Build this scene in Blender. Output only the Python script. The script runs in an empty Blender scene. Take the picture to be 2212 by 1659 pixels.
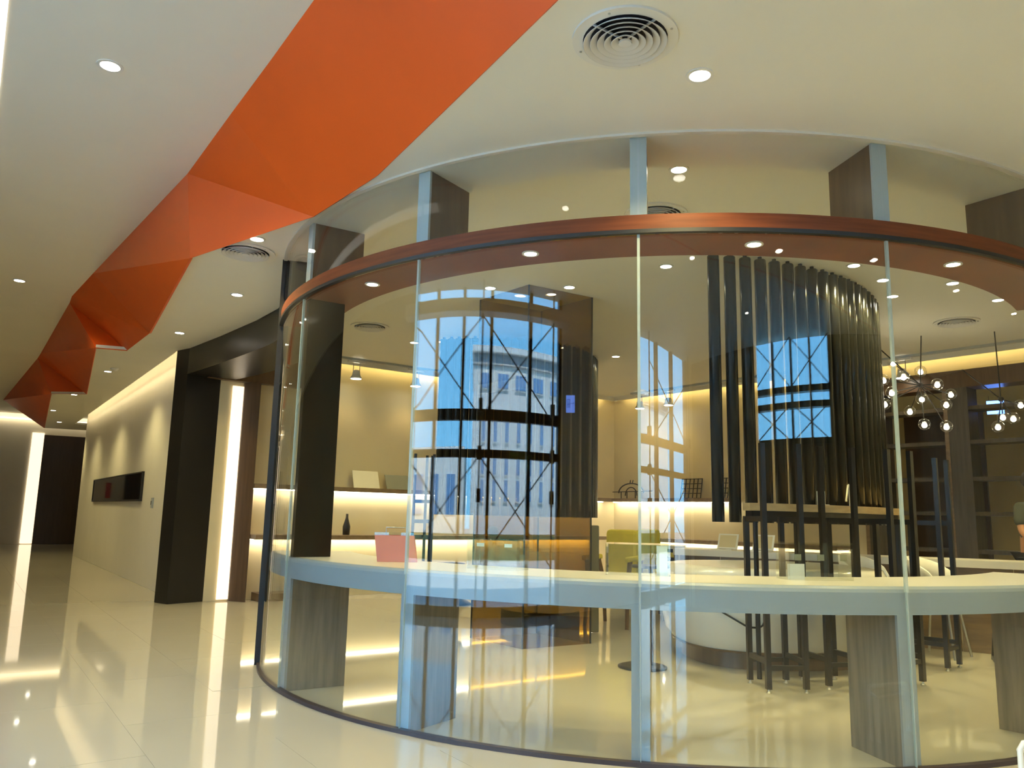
import bpy, bmesh, math, random
from mathutils import Vector, Matrix
random.seed(7)
SC = bpy.context.scene
COL = SC.collection
PI = math.pi
rad = math.radians

# ------------------------------------------------------------------ camera
PITCH, ROLL, FPX = 0.16470, 0.02205, 1715.7
cd = bpy.data.cameras.new('camera')
cd.sensor_fit = 'HORIZONTAL'; cd.sensor_width = 36.0
cd.lens = FPX / 2212.0 * 36.0
cd.clip_start = 0.05; cd.clip_end = 400
cam = bpy.data.objects.new('camera', cd); COL.objects.link(cam)
_F = Vector((0, math.cos(PITCH), math.sin(PITCH)))
_U0 = Vector((0, -math.sin(PITCH), math.cos(PITCH)))
_R = Vector((1, 0, 0)) * math.cos(ROLL) + _U0 * math.sin(ROLL)
_U = _U0 * math.cos(ROLL) - Vector((1, 0, 0)) * math.sin(ROLL)
m = Matrix.Identity(4)
for i in range(3):
    m[i][0], m[i][1], m[i][2] = _R[i], _U[i], -_F[i]
m[2][3] = 1.2
cam.matrix_world = m
SC.camera = cam

# ------------------------------------------------------------------ sky, sun, exposure
W = bpy.data.worlds.new('sky'); SC.world = W; W.use_nodes = True
nt = W.node_tree; nt.nodes.clear()
o_ = nt.nodes.new('ShaderNodeOutputWorld'); bg = nt.nodes.new('ShaderNodeBackground')
tc = nt.nodes.new('ShaderNodeTexCoord'); sx = nt.nodes.new('ShaderNodeSeparateXYZ')
rmp = nt.nodes.new('ShaderNodeValToRGB')
rmp.color_ramp.elements[0].position = 0.0; rmp.color_ramp.elements[0].color = (0.20, 0.58, 1.0, 1)
rmp.color_ramp.elements[1].position = 0.55; rmp.color_ramp.elements[1].color = (0.12, 0.42, 0.92, 1)
nt.links.new(tc.outputs['Generated'], sx.inputs[0]); nt.links.new(sx.outputs['Z'], rmp.inputs[0])
nt.links.new(rmp.outputs[0], bg.inputs[0]); bg.inputs[1].default_value = 11.0
nt.links.new(bg.outputs[0], o_.inputs[0])
sl = bpy.data.lights.new('sun', 'SUN'); sl.energy = 38; sl.angle = 0.01; sl.color = (1, 0.95, 0.86)
so = bpy.data.objects.new('sun', sl); COL.objects.link(so)
so.rotation_euler = Vector((-0.6, -0.45, -0.75)).to_track_quat('-Z', 'Y').to_euler()
SC.view_settings.view_transform = 'Standard'; SC.view_settings.look = 'None'
SC.view_settings.exposure = 0.0; SC.view_settings.gamma = 1.0
SC.view_settings.use_curve_mapping = False
SC.cycles.transparent_max_bounces = 32
SC.cycles.max_bounces = 10
SC.cycles.sample_clamp_indirect = 6.0
WARM = (1.0, 0.83, 0.38)
LAMP_W = 34.0        # power of one ceiling downlight

# ------------------------------------------------------------------ materials
def newmat(name):
    mt = bpy.data.materials.new(name); mt.use_nodes = True
    n = mt.node_tree.nodes
    return mt, n, mt.node_tree.links, n['Principled BSDF']
def mat(name, col, rough=0.5, metal=0.0, spec=0.5, var=0.0, scale=6.0, coat=0.0, bump=0.0, bscale=60.0, stretch=None):
    mt, n, L, b = newmat(name)
    b.inputs['Roughness'].default_value = rough; b.inputs['Metallic'].default_value = metal
    b.inputs['Specular IOR Level'].default_value = spec
    b.inputs['Coat Weight'].default_value = coat; b.inputs['Coat Roughness'].default_value = 0.04
    b.inputs['Base Color'].default_value = (*col, 1)
    if var > 0 or bump > 0:
        t = n.new('ShaderNodeTexCoord'); mp = n.new('ShaderNodeMapping'); L.new(t.outputs['Object'], mp.inputs[0])
        if stretch: mp.inputs['Scale'].default_value = stretch
        nz = n.new('ShaderNodeTexNoise'); nz.inputs['Scale'].default_value = scale; nz.inputs['Detail'].default_value = 5
        L.new(mp.outputs[0], nz.inputs['Vector'])
        if var > 0:
            r = n.new('ShaderNodeValToRGB')
            r.color_ramp.elements[0].position = 0.3; r.color_ramp.elements[1].position = 0.7
            r.color_ramp.elements[0].color = (*[max(0, c * (1 - var)) for c in col], 1)
            r.color_ramp.elements[1].color = (*[min(1, c * (1 + var)) for c in col], 1)
            L.new(nz.outputs['Fac'], r.inputs[0]); L.new(r.outputs[0], b.inputs['Base Color'])
        if bump > 0:
            nb = n.new('ShaderNodeTexNoise'); nb.inputs['Scale'].default_value = bscale
            L.new(mp.outputs[0], nb.inputs['Vector'])
            bp = n.new('ShaderNodeBump'); bp.inputs['Strength'].default_value = bump; bp.inputs['Distance'].default_value = 0.002
            L.new(nb.outputs['Fac'], bp.inputs['Height']); L.new(bp.outputs[0], b.inputs['Normal'])
    return mt
def emat(name, col, s):
    mt, n, L, b = newmat(name)
    b.inputs['Base Color'].default_value = (0.8, 0.8, 0.8, 1)
    b.inputs['Emission Color'].default_value = (*col, 1); b.inputs['Emission Strength'].default_value = s
    return mt
def glass(name, tint, ior=1.5, refl=1.0, rough=0.0):
    mt = bpy.data.materials.new(name); mt.use_nodes = True
    n = mt.node_tree.nodes; L = mt.node_tree.links; n.clear()
    o = n.new('ShaderNodeOutputMaterial'); mx = n.new('ShaderNodeMixShader')
    tr = n.new('ShaderNodeBsdfTransparent'); tr.inputs[0].default_value = (*tint, 1)
    gl = n.new('ShaderNodeBsdfGlossy'); gl.inputs['Roughness'].default_value = rough; gl.inputs['Color'].default_value = (1, 1, 1, 1)
    fr = n.new('ShaderNodeFresnel'); ge = n.new('ShaderNodeNewGeometry')
    mi = n.new('ShaderNodeMath'); mi.operation = 'MULTIPLY_ADD'       # ior seen from either side stays > 1
    mi.inputs[1].default_value = 1.0 / ior - ior; mi.inputs[2].default_value = ior
    L.new(ge.outputs['Backfacing'], mi.inputs[0]); L.new(mi.outputs[0], fr.inputs['IOR'])
    mu = n.new('ShaderNodeMath'); mu.operation = 'MULTIPLY'; mu.use_clamp = True; mu.inputs[1].default_value = refl
    L.new(fr.outputs[0], mu.inputs[0]); L.new(mu.outputs[0], mx.inputs[0])
    L.new(tr.outputs[0], mx.inputs[1]); L.new(gl.outputs[0], mx.inputs[2]); L.new(mx.outputs[0], o.inputs[0])
    return mt
M = {}
M['wall'] = mat('white_wall_paint', (0.80, 0.76, 0.66), 0.55, var=0.02, scale=2)
M['ceil'] = mat('white_ceiling_paint', (0.80, 0.77, 0.68), 0.6, var=0.015, scale=1.5)
M['tanwall'] = mat('tan_wall_panel', (0.68, 0.57, 0.34), 0.5, var=0.03, scale=3)
M['orange'] = mat('orange_paint', (0.74, 0.105, 0.010), 0.42, var=0.03, scale=2)
M['black'] = mat('black_satin_panel', (0.012, 0.011, 0.010), 0.35, var=0.1, scale=4)
M['tube'] = mat('black_gloss_tube', (0.014, 0.014, 0.012), 0.16, spec=0.22)
M['blackmetal'] = mat('black_powder_metal', (0.011, 0.009, 0.008), 0.4)
M['steel'] = mat('brushed_steel', (0.55, 0.55, 0.53), 0.3, metal=1.0)
M['frameW'] = mat('grey_white_lacquer', (0.30, 0.335, 0.36), 0.35, var=0.01)
M['lacquer'] = mat('white_lacquer', (0.68, 0.64, 0.56), 0.28, var=0.01)
M['greypost'] = mat('grey_post_paint', (0.40, 0.43, 0.44), 0.4)
M['redwood'] = mat('red_mahogany_veneer', (0.155, 0.040, 0.012), 0.5, spec=0.25, var=0.22, scale=3, stretch=(1, 1, 14))
M['casewood'] = mat('dark_grey_oak', (0.085, 0.068, 0.045), 0.4, var=0.25, scale=4, stretch=(7, 7, 0.6))
M['greywood'] = mat('grey_oak_veneer', (0.20, 0.165, 0.12), 0.42, var=0.28, scale=4, stretch=(7, 7, 0.6))
M['darkwood'] = mat('dark_walnut_veneer', (0.115, 0.066, 0.034), 0.32, var=0.18, scale=4, stretch=(6, 6, 0.5))
M['browndoor'] = mat('brown_door_veneer', (0.085, 0.05, 0.026), 0.35, var=0.15, scale=3, stretch=(5, 5, 0.5))
M['shelfwood'] = mat('shelf_wood', (0.20, 0.135, 0.075), 0.4, var=0.2, scale=4, stretch=(1, 6, 6))
M['lightwood'] = mat('light_oak', (0.52, 0.36, 0.17), 0.4, var=0.15, scale=4, stretch=(2, 2, 8))
M['tile'] = mat('polished_cream_tile', (0.50, 0.465, 0.38), 0.04, spec=0.5, var=0.02, scale=1.3)
M['floor'] = mat('polished_cream_floor', (0.50, 0.465, 0.38), 0.04, spec=0.5, var=0.02, scale=1.3)
M['chan'] = mat('dark_floor_channel', (0.045, 0.032, 0.036), 0.4)
M['gasket'] = mat('black_rubber_gasket', (0.012, 0.012, 0.013), 0.45)
M['glass'] = glass('clear_glass', (0.965, 0.985, 0.97), 1.5, 1.05)
M['glass2'] = glass('clear_upper_glass', (0.97, 0.985, 0.97), 1.45, 0.45)
M['bronze'] = glass('bronze_tinted_glass', (0.72, 0.63, 0.36), 1.5, 1.3)
M['acrylic'] = glass('clear_acrylic', (0.96, 0.97, 0.95), 1.49, 1.2)
M['bulbglass'] = glass('globe_glass', (0.93, 0.93, 0.90), 1.5, 1.6)
M['joint'] = mat('pale_glass_edge', (0.50, 0.57, 0.50), 0.3)
_b = M['joint'].node_tree.nodes['Principled BSDF']; _b.inputs['Alpha'].default_value = 0.6
M['redacrylic'] = glass('red_translucent_acrylic', (0.80, 0.14, 0.05), 1.49, 1.0)
M['lens'] = emat('downlight_lens', (1.0, 0.93, 0.80), 26.0)
M['led'] = emat('warm_led_strip', (1.0, 0.88, 0.66), 30.0)
M['ledwall'] = emat('warm_led_slot', (1.0, 0.80, 0.54), 1.5)
M['cove'] = emat('cove_led', (1.0, 0.82, 0.47), 10.0)
M['ledwhite'] = emat('white_ceiling_light_slot', (1.0, 0.98, 0.92), 1.3)
M['bulb'] = emat('globe_bulb', (1.0, 0.88, 0.68), 30.0)
M['lobbywall'] = mat('brown_plaster', (0.15, 0.115, 0.07), 0.5, var=0.05, scale=2)
M['wash'] = emat('wall_wash_led', (1.0, 0.78, 0.36), 10.0)
M['farcove'] = emat('far_cove_led', (1.0, 0.82, 0.5), 5.0)
M['trim'] = mat('white_plastic_trim', (0.75, 0.73, 0.68), 0.4)
M['vent'] = mat('white_metal_grille', (0.66, 0.64, 0.62), 0.4)
M['duct'] = mat('dark_duct', (0.03, 0.025, 0.035), 0.7)
M['screen'] = mat('black_glass_screen', (0.006, 0.006, 0.007), 0.03, spec=0.8)
M['redcard'] = mat('salmon_red_acrylic', (0.62, 0.20, 0.11), 0.2, var=0.08, scale=3)
M['red'] = mat('red_plastic', (0.55, 0.03, 0.02), 0.35)
M['yellow'] = mat('yellow_green_fabric', (0.80, 0.70, 0.07), 0.8, var=0.08, scale=8, bump=0.3)
M['white'] = mat('white_plastic', (0.82, 0.80, 0.74), 0.3)
M['sofa'] = mat('cream_white_gloss_shell', (0.80, 0.76, 0.66), 0.18, coat=0.4)
M['greyboard'] = mat('grey_board', (0.24, 0.24, 0.18), 0.6)
M['cream'] = mat('cream_board', (0.75, 0.70, 0.52), 0.6)
M['purple'] = mat('purple_card', (0.33, 0.12, 0.22), 0.5)
M['teal'] = mat('dark_teal_paint', (0.05, 0.13, 0.14), 0.4)
M['tankgrey'] = mat('olive_grey_fabric', (0.16, 0.15, 0.09), 0.8)
M['shirt'] = mat('grey_green_cotton', (0.05, 0.055, 0.038), 0.85, var=0.08, bump=0.2)
M['skin'] = mat('skin', (0.46, 0.22, 0.11), 0.5, var=0.05)
M['hair'] = mat('black_hair', (0.012, 0.01, 0.009), 0.45)
M['trouser'] = mat('dark_trouser_cloth', (0.03, 0.03, 0.035), 0.8)
M['sign'] = emat('blue_sign_light', (0.12, 0.28, 1.0), 7.0)
M['signdark'] = mat('dark_blue_print', (0.01, 0.02, 0.10), 0.5)
M['bwhite'] = mat('white_rendered_facade', (0.80, 0.78, 0.73), 0.7, var=0.03, scale=1)
M['bgrey'] = mat('grey_cornice', (0.40, 0.42, 0.42), 0.7)
M['bglass'] = mat('blue_window_glass', (0.10, 0.22, 0.42), 0.08, spec=0.8)
M['pave'] = mat('grey_paving', (0.30, 0.30, 0.29), 0.8, var=0.1)
M['mull'] = mat('dark_bronze_mullion', (0.020, 0.018, 0.016), 0.4)
M['hedge'] = mat('dark_hedge', (0.03, 0.06, 0.025), 0.8, var=0.3, scale=9)

# ------------------------------------------------------------------ mesh helpers
class MB:
    def __init__(s): s.v = []; s.f = []; s.sm = []
    def add(s, vs, fs, smooth=False):
        b = len(s.v); s.v += [tuple(v) for v in vs]
        for f in fs: s.f.append(tuple(i + b for i in f)); s.sm.append(smooth)
        return s
    def box(s, x0, x1, y0, y1, z0, z1):
        return s.add([(x0, y0, z0), (x1, y0, z0), (x1, y1, z0), (x0, y1, z0), (x0, y0, z1), (x1, y0, z1), (x1, y1, z1), (x0, y1, z1)],
                     [(0, 3, 2, 1), (4, 5, 6, 7), (0, 1, 5, 4), (1, 2, 6, 5), (2, 3, 7, 6), (3, 0, 4, 7)])
    def obox(s, c, ux, hx, hy, z0, z1):           # box turned in plan: centre, direction, half sizes
        u = Vector((ux[0], ux[1])).normalized(); w = Vector((-u.y, u.x)); c = Vector((c[0], c[1]))
        p = [c - u * hx - w * hy, c + u * hx - w * hy, c + u * hx + w * hy, c - u * hx + w * hy]
        return s.prism([(q.x, q.y) for q in p], z0, z1)
    def prism(s, pts, z0, z1):
        a = sum(pts[i][0] * pts[(i + 1) % len(pts)][1] - pts[(i + 1) % len(pts)][0] * pts[i][1] for i in range(len(pts)))
        if a < 0: pts = pts[::-1]
        n = len(pts)
        vs = [(x, y, z0) for x, y in pts] + [(x, y, z1) for x, y in pts]
        fs = [tuple(range(n))[::-1], tuple(range(n, 2 * n))] + [(i, (i + 1) % n, n + (i + 1) % n, n + i) for i in range(n)]
        return s.add(vs, fs)
    def arc(s, c, r0, r1, a0, a1, z0, z1, n=24):   # ring segment, smooth curved faces, own corners
        A = [rad(a0 + (a1 - a0) * i / n) for i in range(n + 1)]
        P = lambda r, a, z: (c[0] + r * math.cos(a), c[1] + r * math.sin(a), z)
        for r, fl in ((r1, 0), (r0, 1)):
            vs = [P(r, a, z) for a in A for z in (z0, z1)]
            fs = [((2 * i, 2 * i + 2, 2 * i + 3, 2 * i + 1) if not fl else (2 * i, 2 * i + 1, 2 * i + 3, 2 * i + 2)) for i in range(n)]
            s.add(vs, fs, True)
        for z, fl in ((z1, 0), (z0, 1)):
            vs = [P(r, a, z) for a in A for r in (r0, r1)]
            fs = [((2 * i, 2 * i + 1, 2 * i + 3, 2 * i + 2) if not fl else (2 * i, 2 * i + 2, 2 * i + 3, 2 * i + 1)) for i in range(n)]
            s.add(vs, fs)
        if abs(abs(a1 - a0) - 360) > 0.01:
            for a, fl in ((A[0], 0), (A[-1], 1)):
                vs = [P(r0, a, z0), P(r1, a, z0), P(r1, a, z1), P(r0, a, z1)]
                s.add(vs, [(0, 1, 2, 3) if not fl else (3, 2, 1, 0)])
        return s
    def cyl(s, c, r, z0, z1, n=20, r2=None):
        r2 = r if r2 is None else r2
        vs = []
        for i in range(n):
            a = 2 * PI * i / n
            vs += [(c[0] + r * math.cos(a), c[1] + r * math.sin(a), z0), (c[0] + r2 * math.cos(a), c[1] + r2 * math.sin(a), z1)]
        s.add(vs, [(2 * i, (2 * i + 2) % (2 * n), (2 * i + 3) % (2 * n), 2 * i + 1) for i in range(n)], True)
        s.add([vs[2 * i] for i in range(n)], [tuple(range(n))[::-1]])
        s.add([vs[2 * i + 1] for i in range(n)], [tuple(range(n))])
        return s
    def tube(s, pts, r, n=8, r2=None):
        pts = [Vector(p) for p in pts]; N = len(pts)
        rings = []; up = None
        for i, p in enumerate(pts):
            t = (pts[min(i + 1, N - 1)] - pts[max(i - 1, 0)]).normalized()
            if up is None: up = Vector((0, 0, 1)) if abs(t.z) < 0.9 else Vector((1, 0, 0))
            x = t.cross(up).normalized(); up = x.cross(t).normalized()
            rr = r if r2 is None else r + (r2 - r) * i / (N - 1)
            rings.append([p + x * rr * math.cos(2 * PI * k / n) + up * rr * math.sin(2 * PI * k / n) for k in range(n)])
        vs = [v for R_ in rings for v in R_]
        fs = [(i * n + k, i * n + (k + 1) % n, (i + 1) * n + (k + 1) % n, (i + 1) * n + k) for i in range(N - 1) for k in range(n)]
        s.add(vs, fs, True)
        s.add(rings[0], [tuple(range(n))[::-1]]); s.add(rings[-1], [tuple(range(n))])
        return s
    def bar(s, p, q, w, h=None):                   # square bar between two points
        p = Vector(p); q = Vector(q); h = w if h is None else h
        t = (q - p).normalized(); up = Vector((0, 0, 1)) if abs(t.z) < 0.95 else Vector((0, 1, 0))
        x = t.cross(up).normalized() * w / 2; y = x.normalized().cross(t).normalized() * h / 2
        vs = [p - x - y, p + x - y, p + x + y, p - x + y, q - x - y, q + x - y, q + x + y, q - x + y]
        return s.add(vs, [(0, 3, 2, 1), (4, 5, 6, 7), (0, 1, 5, 4), (1, 2, 6, 5), (2, 3, 7, 6), (3, 0, 4, 7)])
    def lathe(s, prof, c=(0, 0, 0), n=20):         # profile (r, z), smooth
        vs = []
        for r, z in prof:
            for k in range(n):
                a = 2 * PI * k / n; vs.append((c[0] + r * math.cos(a), c[1] + r * math.sin(a), c[2] + z))
        m_ = len(prof)
        fs = [(i * n + k, i * n + (k + 1) % n, (i + 1) * n + (k + 1) % n, (i + 1) * n + k) for i in range(m_ - 1) for k in range(n)]
        return s.add(vs, fs, True)
    def ball(s, c, r, n=12, sz=1.0):
        return s.lathe([(max(1e-4, r * math.sin(PI * i / n)), -r * sz * math.cos(PI * i / n)) for i in range(n + 1)], c, n + 4)
    def loft(s, rings, smooth=True, cap=True):
        n = len(rings[0]); vs = [v for R_ in rings for v in R_]
        fs = [(i * n + k, i * n + (k + 1) % n, (i + 1) * n + (k + 1) % n, (i + 1) * n + k) for i in range(len(rings) - 1) for k in range(n)]
        s.add(vs, fs, smooth)
        if cap: s.add(rings[0], [tuple(range(n))[::-1]]); s.add(rings[-1], [tuple(range(n))])
        return s
    def mesh(s, name):
        me = bpy.data.meshes.new(name); me.from_pydata(s.v, [], s.f)
        me.polygons.foreach_set('use_smooth', s.sm); me.update()
        return me
    def build(s, name, mt, parent=None):
        me = s.mesh(name); me.materials.append(mt if not isinstance(mt, str) else M[mt])
        return link(name, me, parent)
def link(name, data, parent=None, loc=None, rz=0):
    o = bpy.data.objects.new(name, data); COL.objects.link(o)
    if parent: o.parent = parent
    if loc is not None: o.location = loc
    if rz: o.rotation_euler[2] = rz
    return o
def bevel(o, w, seg=2):
    b = o.modifiers.new('bevel', 'BEVEL'); b.width = w; b.segments = seg; b.limit_method = 'ANGLE'; b.angle_limit = rad(40)
    return o
def tag(o, label=None, cat=None, group=None, kind=None):
    if label: o['label'] = label
    if cat: o['category'] = cat
    if group: o['group'] = group
    if kind: o['kind'] = kind
    return o
def thing(name, label, cat, loc=(0, 0, 0), rz=0, group=None, kind=None):
    o = link(name, None, None, loc, rz); o.empty_display_size = 0.1
    return tag(o, label, cat, group, kind)
def struct(name, o_or_mb, mt=None, label=None):
    o = o_or_mb.build(name, mt)
    o['kind'] = 'structure'
    if label: o['label'] = label
    return o
def sroot(name, label=None):
    o = link(name, None); o['kind'] = 'structure'
    if label: o['label'] = label
    return o
def copy_tree(o, parent=None):
    c = o.copy(); COL.objects.link(c); c.parent = parent
    for ch in list(o.children): copy_tree(ch, c)
    return c

# ------------------------------------------------------------------ layout frame
DC = (1.3228, 7.4917)         # centre of the glass drum
DR = 3.401                    # its radius
AX = Vector((-0.565, 0.825)); NX = Vector((-0.825, -0.565))     # lobby: along, and towards the glazed side
def ST(s, t): p = AX * s + NX * t; return (p.x, p.y)
def DP(r, a, z=None):
    x, y = DC[0] + r * math.cos(rad(a)), DC[1] + r * math.sin(rad(a))
    return (x, y) if z is None else (x, y, z)
ZL, ZH, ZI = 3.32, 4.05, 3.46           # low, high and inner ceilings
A0, A1 = -163.5, -40.0                   # drum glazing from .. to
SEAMS = [-147.2, -124.1, -101.0, -77.9, -54.9]
TG = (3.9275 + 0.643 * 3.0, 5.306 + 0.766 * 3.0)     # where the tangent wall beyond the drum ends

# ================================================================== SETTING
# floor with separate tiles where the joints can be seen
fl = struct('floor', MB().prism([ST(-7.5, 4.2), ST(32, 4.2), ST(32, -9), (12, 18.5), (12, -6), ST(-7.5, -9)], -0.2, -0.0015), 'floor', 'polished cream stone floor')
ts, tl = 0.645, 1.29
tb = MB().box(0, tl - 0.003, 0, ts - 0.003, -0.0012, 0.0)
tme = tb.mesh('tile'); tme.materials.append(M['tile'])
for i in range(0, 15):
    for j in range(-7, 3):
        s0 = 1.2 + i * tl + (0.645 if j % 2 else 0.0); t0 = -0.25 + j * ts
        cx, cy = ST(s0 + tl / 2, t0 + ts / 2)
        if math.hypot(cx - DC[0], cy - DC[1]) < DR + 0.1: continue
        if t0 < -2.5 and s0 > 8.5: continue
        if cy < 1.5 or cx > 4.5: continue
        o = link('floor_tile', tme, fl); p = ST(s0, t0)
        o.matrix_world = Matrix(((AX.x, NX.x, 0, p[0]), (AX.y, NX.y, 0, p[1]), (0, 0, 1, 0), (0, 0, 0, 1)))

# low ceiling edge and the upper edge of the orange ribbon
LOW = [(9.5, 0.2), (4.5, 0.9), (1.2, 1.9), (0.155, 2.985), (-0.321, 3.803), (-0.885, 4.765), (-1.44, 5.386), (-2.72, 6.40), (-4.37, 9.33),
       (-5.255, 10.628), (-5.62, 10.5), (-8.115, 15.018), (-8.82, 15.062), (-12.9, 21.9)]
HIGH = [(9.5, -0.3), (4.2, 0.4), (0.7, 1.6), (-0.33, 2.88), (-0.9, 3.69), (-1.6, 4.7), (-2.1, 5.41), (-2.836, 6.466), (-5.22, 9.5),
        (-6.08, 10.603), (-6.3, 10.95), (-8.95, 14.8), (-9.3, 15.3), (-14.0, 21.7)]
PORT_F = [(-4.56, 10.6), (-4.32, 10.42), (-3.62, 9.62), (-2.9, 8.75), (-2.5, 8.2), (-2.22, 7.6), (-2.02, 6.9), DP(DR + 0.01, A0)]
def fill(name, loop, z, up, mt, hole=None):
    bm = bmesh.new()
    vs = [bm.verts.new((x, y, z)) for x, y in loop]
    f = bm.faces.new(vs); bmesh.ops.triangulate(bm, faces=[f])
    bmesh.ops.recalc_face_normals(bm, faces=bm.faces[:])
    for f in bm.faces:
        if (f.normal.z > 0) != up: f.normal_flip()
    # give the slab thickness
    r = bmesh.ops.extrude_face_region(bm, geom=bm.faces[:])
    for v in [g for g in r['geom'] if isinstance(g, bmesh.types.BMVert)]: v.co.z += 0.04
    bmesh.ops.recalc_face_normals(bm, faces=bm.faces[:])
    me = bpy.data.meshes.new(name); bm.to_mesh(me); bm.free(); me.materials.append(M[mt])
    o = link(name, me); o['kind'] = 'structure'
    return o
arcpts = [DP(DR + 0.018, A1 + (A0 - A1) * i / 72) for i in range(73)]
low_loop = LOW + [ST(24.6, -6.0), ST(23.4, -6.0), ST(23.4, -2.28)] + [(-4.70, 10.82)] + PORT_F[:-1] + arcpts[::-1] + [TG, (9.5, 8.5)]
o = fill('ceiling', low_loop, ZL, False, 'ceil'); o['label'] = 'lower white ceiling sweeping around the glass drum'
hi_loop = HIGH + [ST(24.6, -6.0), ST(30.2, -6.0), ST(30.2, 3.05), ST(-6.0, 3.05), (9.5, -0.78)]
o = fill('ceiling', hi_loop, ZH, False, 'ceil'); o['label'] = 'higher white ceiling left of the orange ribbon'
# inner ceiling of the drum room
arcin = [DP(2.975, A0 + (A1 - A0) * i / 60) for i in range(61)]
in_loop = arcin + [(5.5, 7.65), (9.5, 8.55), (9.5, 16.5), (-3.0, 16.5), (-4.45, 11.2), (-4.25, 10.7), (-3.5, 10.0), (-2.6, 8.9), (-2.2, 8.2), (-1.95, 7.6), DP(3.2, A0 - 1)]
o = fill('ceiling', in_loop, ZI, False, 'ceil'); o['label'] = 'white ceiling inside the glass drum room'
struct('trim_1', MB().arc(DC, 2.975, DR + 0.02, A0, A1, 3.313, 3.45, 72), 'ceil', 'white soffit ring above the clerestory glass')
struct('trim_2', MB().arc(DC, DR + 0.0, DR + 0.03, A0, A1, 3.306, 3.326, 72), 'lacquer', 'thin white metal ring where glass meets ceiling')
struct('sun_block_slab', MB().prism([ST(-6.4, 3.3), ST(31, 3.3), ST(31, -9), (12, 18.5), (12, -6), ST(-6.4, -9)], 4.25, 4.4), 'bgrey', 'unseen flat slab added over the lobby to keep the sun out')  # added slab out of view, blocks the sun over the ceilings

# orange folded ribbon: one panel per fold
rb = thing('orange_ceiling_ribbon', 'folded orange bulkhead ribbon running along the step between the two ceilings', 'ceiling ribbon', (LOW[6][0], LOW[6][1], ZL))
lip = lambda k: ZL - (0.05 if k in (6, 7, 8) else 0.005)
o0 = Vector(rb.location)
for grp in [[0], [1], [2], [3, 4, 5]] + [[k] for k in range(6, len(LOW) - 1)]:
    ks = grp + [grp[-1] + 1]; mb = MB()
    lo = [Vector((*LOW[k], lip(k))) - o0 for k in ks]; hi = [Vector((*HIGH[k], ZH)) - o0 for k in ks]
    nrm = (lo[-1] - lo[0]).cross(hi[0] - lo[0]).normalized()
    if nrm.dot(Vector((NX.x, NX.y, -0.3))) < 0: nrm = -nrm
    nk = len(ks); fr = []
    for p, q in zip(lo, hi): fr += [p, q]
    bk = [p - nrm * 0.02 for p in fr]
    if nk == 2:
        mb.add(fr, [(0, 2, 3), (0, 3, 1)]); mb.add(bk, [(0, 3, 2), (0, 1, 3)])
    else:
        mb.add(fr, [(2 * q, 2 * q + 2, 2 * q + 3, 2 * q + 1) for q in range(nk - 1)], True)
        mb.add(bk, [(2 * q, 2 * q + 1, 2 * q + 3, 2 * q + 2) for q in range(nk - 1)], True)
    for q in range(nk - 1):
        mb.add([fr[2 * q], fr[2 * q + 2], bk[2 * q + 2], bk[2 * q]], [(3, 2, 1, 0)])
        mb.add([fr[2 * q + 1], fr[2 * q + 3], bk[2 * q + 3], bk[2 * q + 1]], [(0, 1, 2, 3)])
    mb.build('panel', 'orange', rb)

# white ceiling light slot at the left
o = tag(MB().prism([ST(8.6, 0.08), ST(8.6, 0.30), ST(4.7, 0.30), ST(4.7, 0.08)], ZH - 0.012, ZH - 0.001).build('ceiling_light_slot', 'ledwhite'),
        'long white light slot in the high ceiling at the far left', 'light')

# walls
def wallseg(p, q, th, z0, z1, side=1):
    p = Vector(p); q = Vector(q); u = (q - p).normalized(); w = Vector((-u.y, u.x)) * th * side
    return [tuple(p), tuple(q), tuple(q + w), tuple(p + w)]
# white corridor wall with the turned end
WS0, WS1, WT = 11.32, 22.9, -2.5
ww = MB()
ww.prism([ST(WS0, WT), ST(WS1, WT), ST(WS1, WT - 0.2), ST(WS0, WT - 0.2)], 0, ZL + 0.32)
ww.prism([ST(WS1, WT - 0.2), ST(WS1, -6), ST(WS1 - 0.2, -6), ST(WS1 - 0.2, WT - 0.2)], 0, ZL + 0.32)
struct('wall_left', ww, 'wall', 'white corridor wall left of the black portal')
struct('trim_3', MB().prism([ST(WS0 - 0.3, -2.0), ST(WS1 + 0.3, -2.0), ST(WS1 + 0.3, WT - 0.25), ST(WS0 - 0.3, WT - 0.25)], ZL + 0.33, ZL + 0.37), 'ceil', 'closed top of the light cove over the corridor wall')
tag(MB().prism([ST(WS0, -2.20), ST(WS1, -2.20), ST(WS1, -2.26), ST(WS0, -2.26)], ZL + 0.05, ZL + 0.075).build('cove_light', 'cove'), 'hidden warm light strip along the top of the white corridor wall', 'light')
# far end wall, brown door, light slot
struct('wall_far', MB().prism([ST(29.6, 3.1), ST(29.9, 3.1), ST(29.9, -6.2), ST(29.6, -6.2)], 0, ZH + 0.1), 'wall', 'wall at the far end of the lobby')
dr_ = sroot('door_1', 'tall brown double door at the far end of the corridor')
for k, (t0, t1) in enumerate(((-2.05, -3.55), (-3.57, -5.1))):
    MB().prism([ST(29.59, t0), ST(29.59, t1), ST(29.5, t1), ST(29.5, t0)], 0.0, 3.45).build('door_leaf', 'browndoor', dr_)
tag(MB().prism([ST(29.59, -2.05), ST(29.59, -1.72), ST(29.56, -1.72), ST(29.56, -2.05)], 0.02, 3.5).build('wall_light_slot', 'ledwall'),
    'vertical glowing light slot beside the far brown door', 'light')
tag(MB().prism([ST(29.55, -5.1), ST(29.55, -0.5), ST(29.45, -0.5), ST(29.45, -5.1)], 3.9, 3.93).build('cove_light', 'farcove'), 'warm cove light above the far brown door', 'light')
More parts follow.
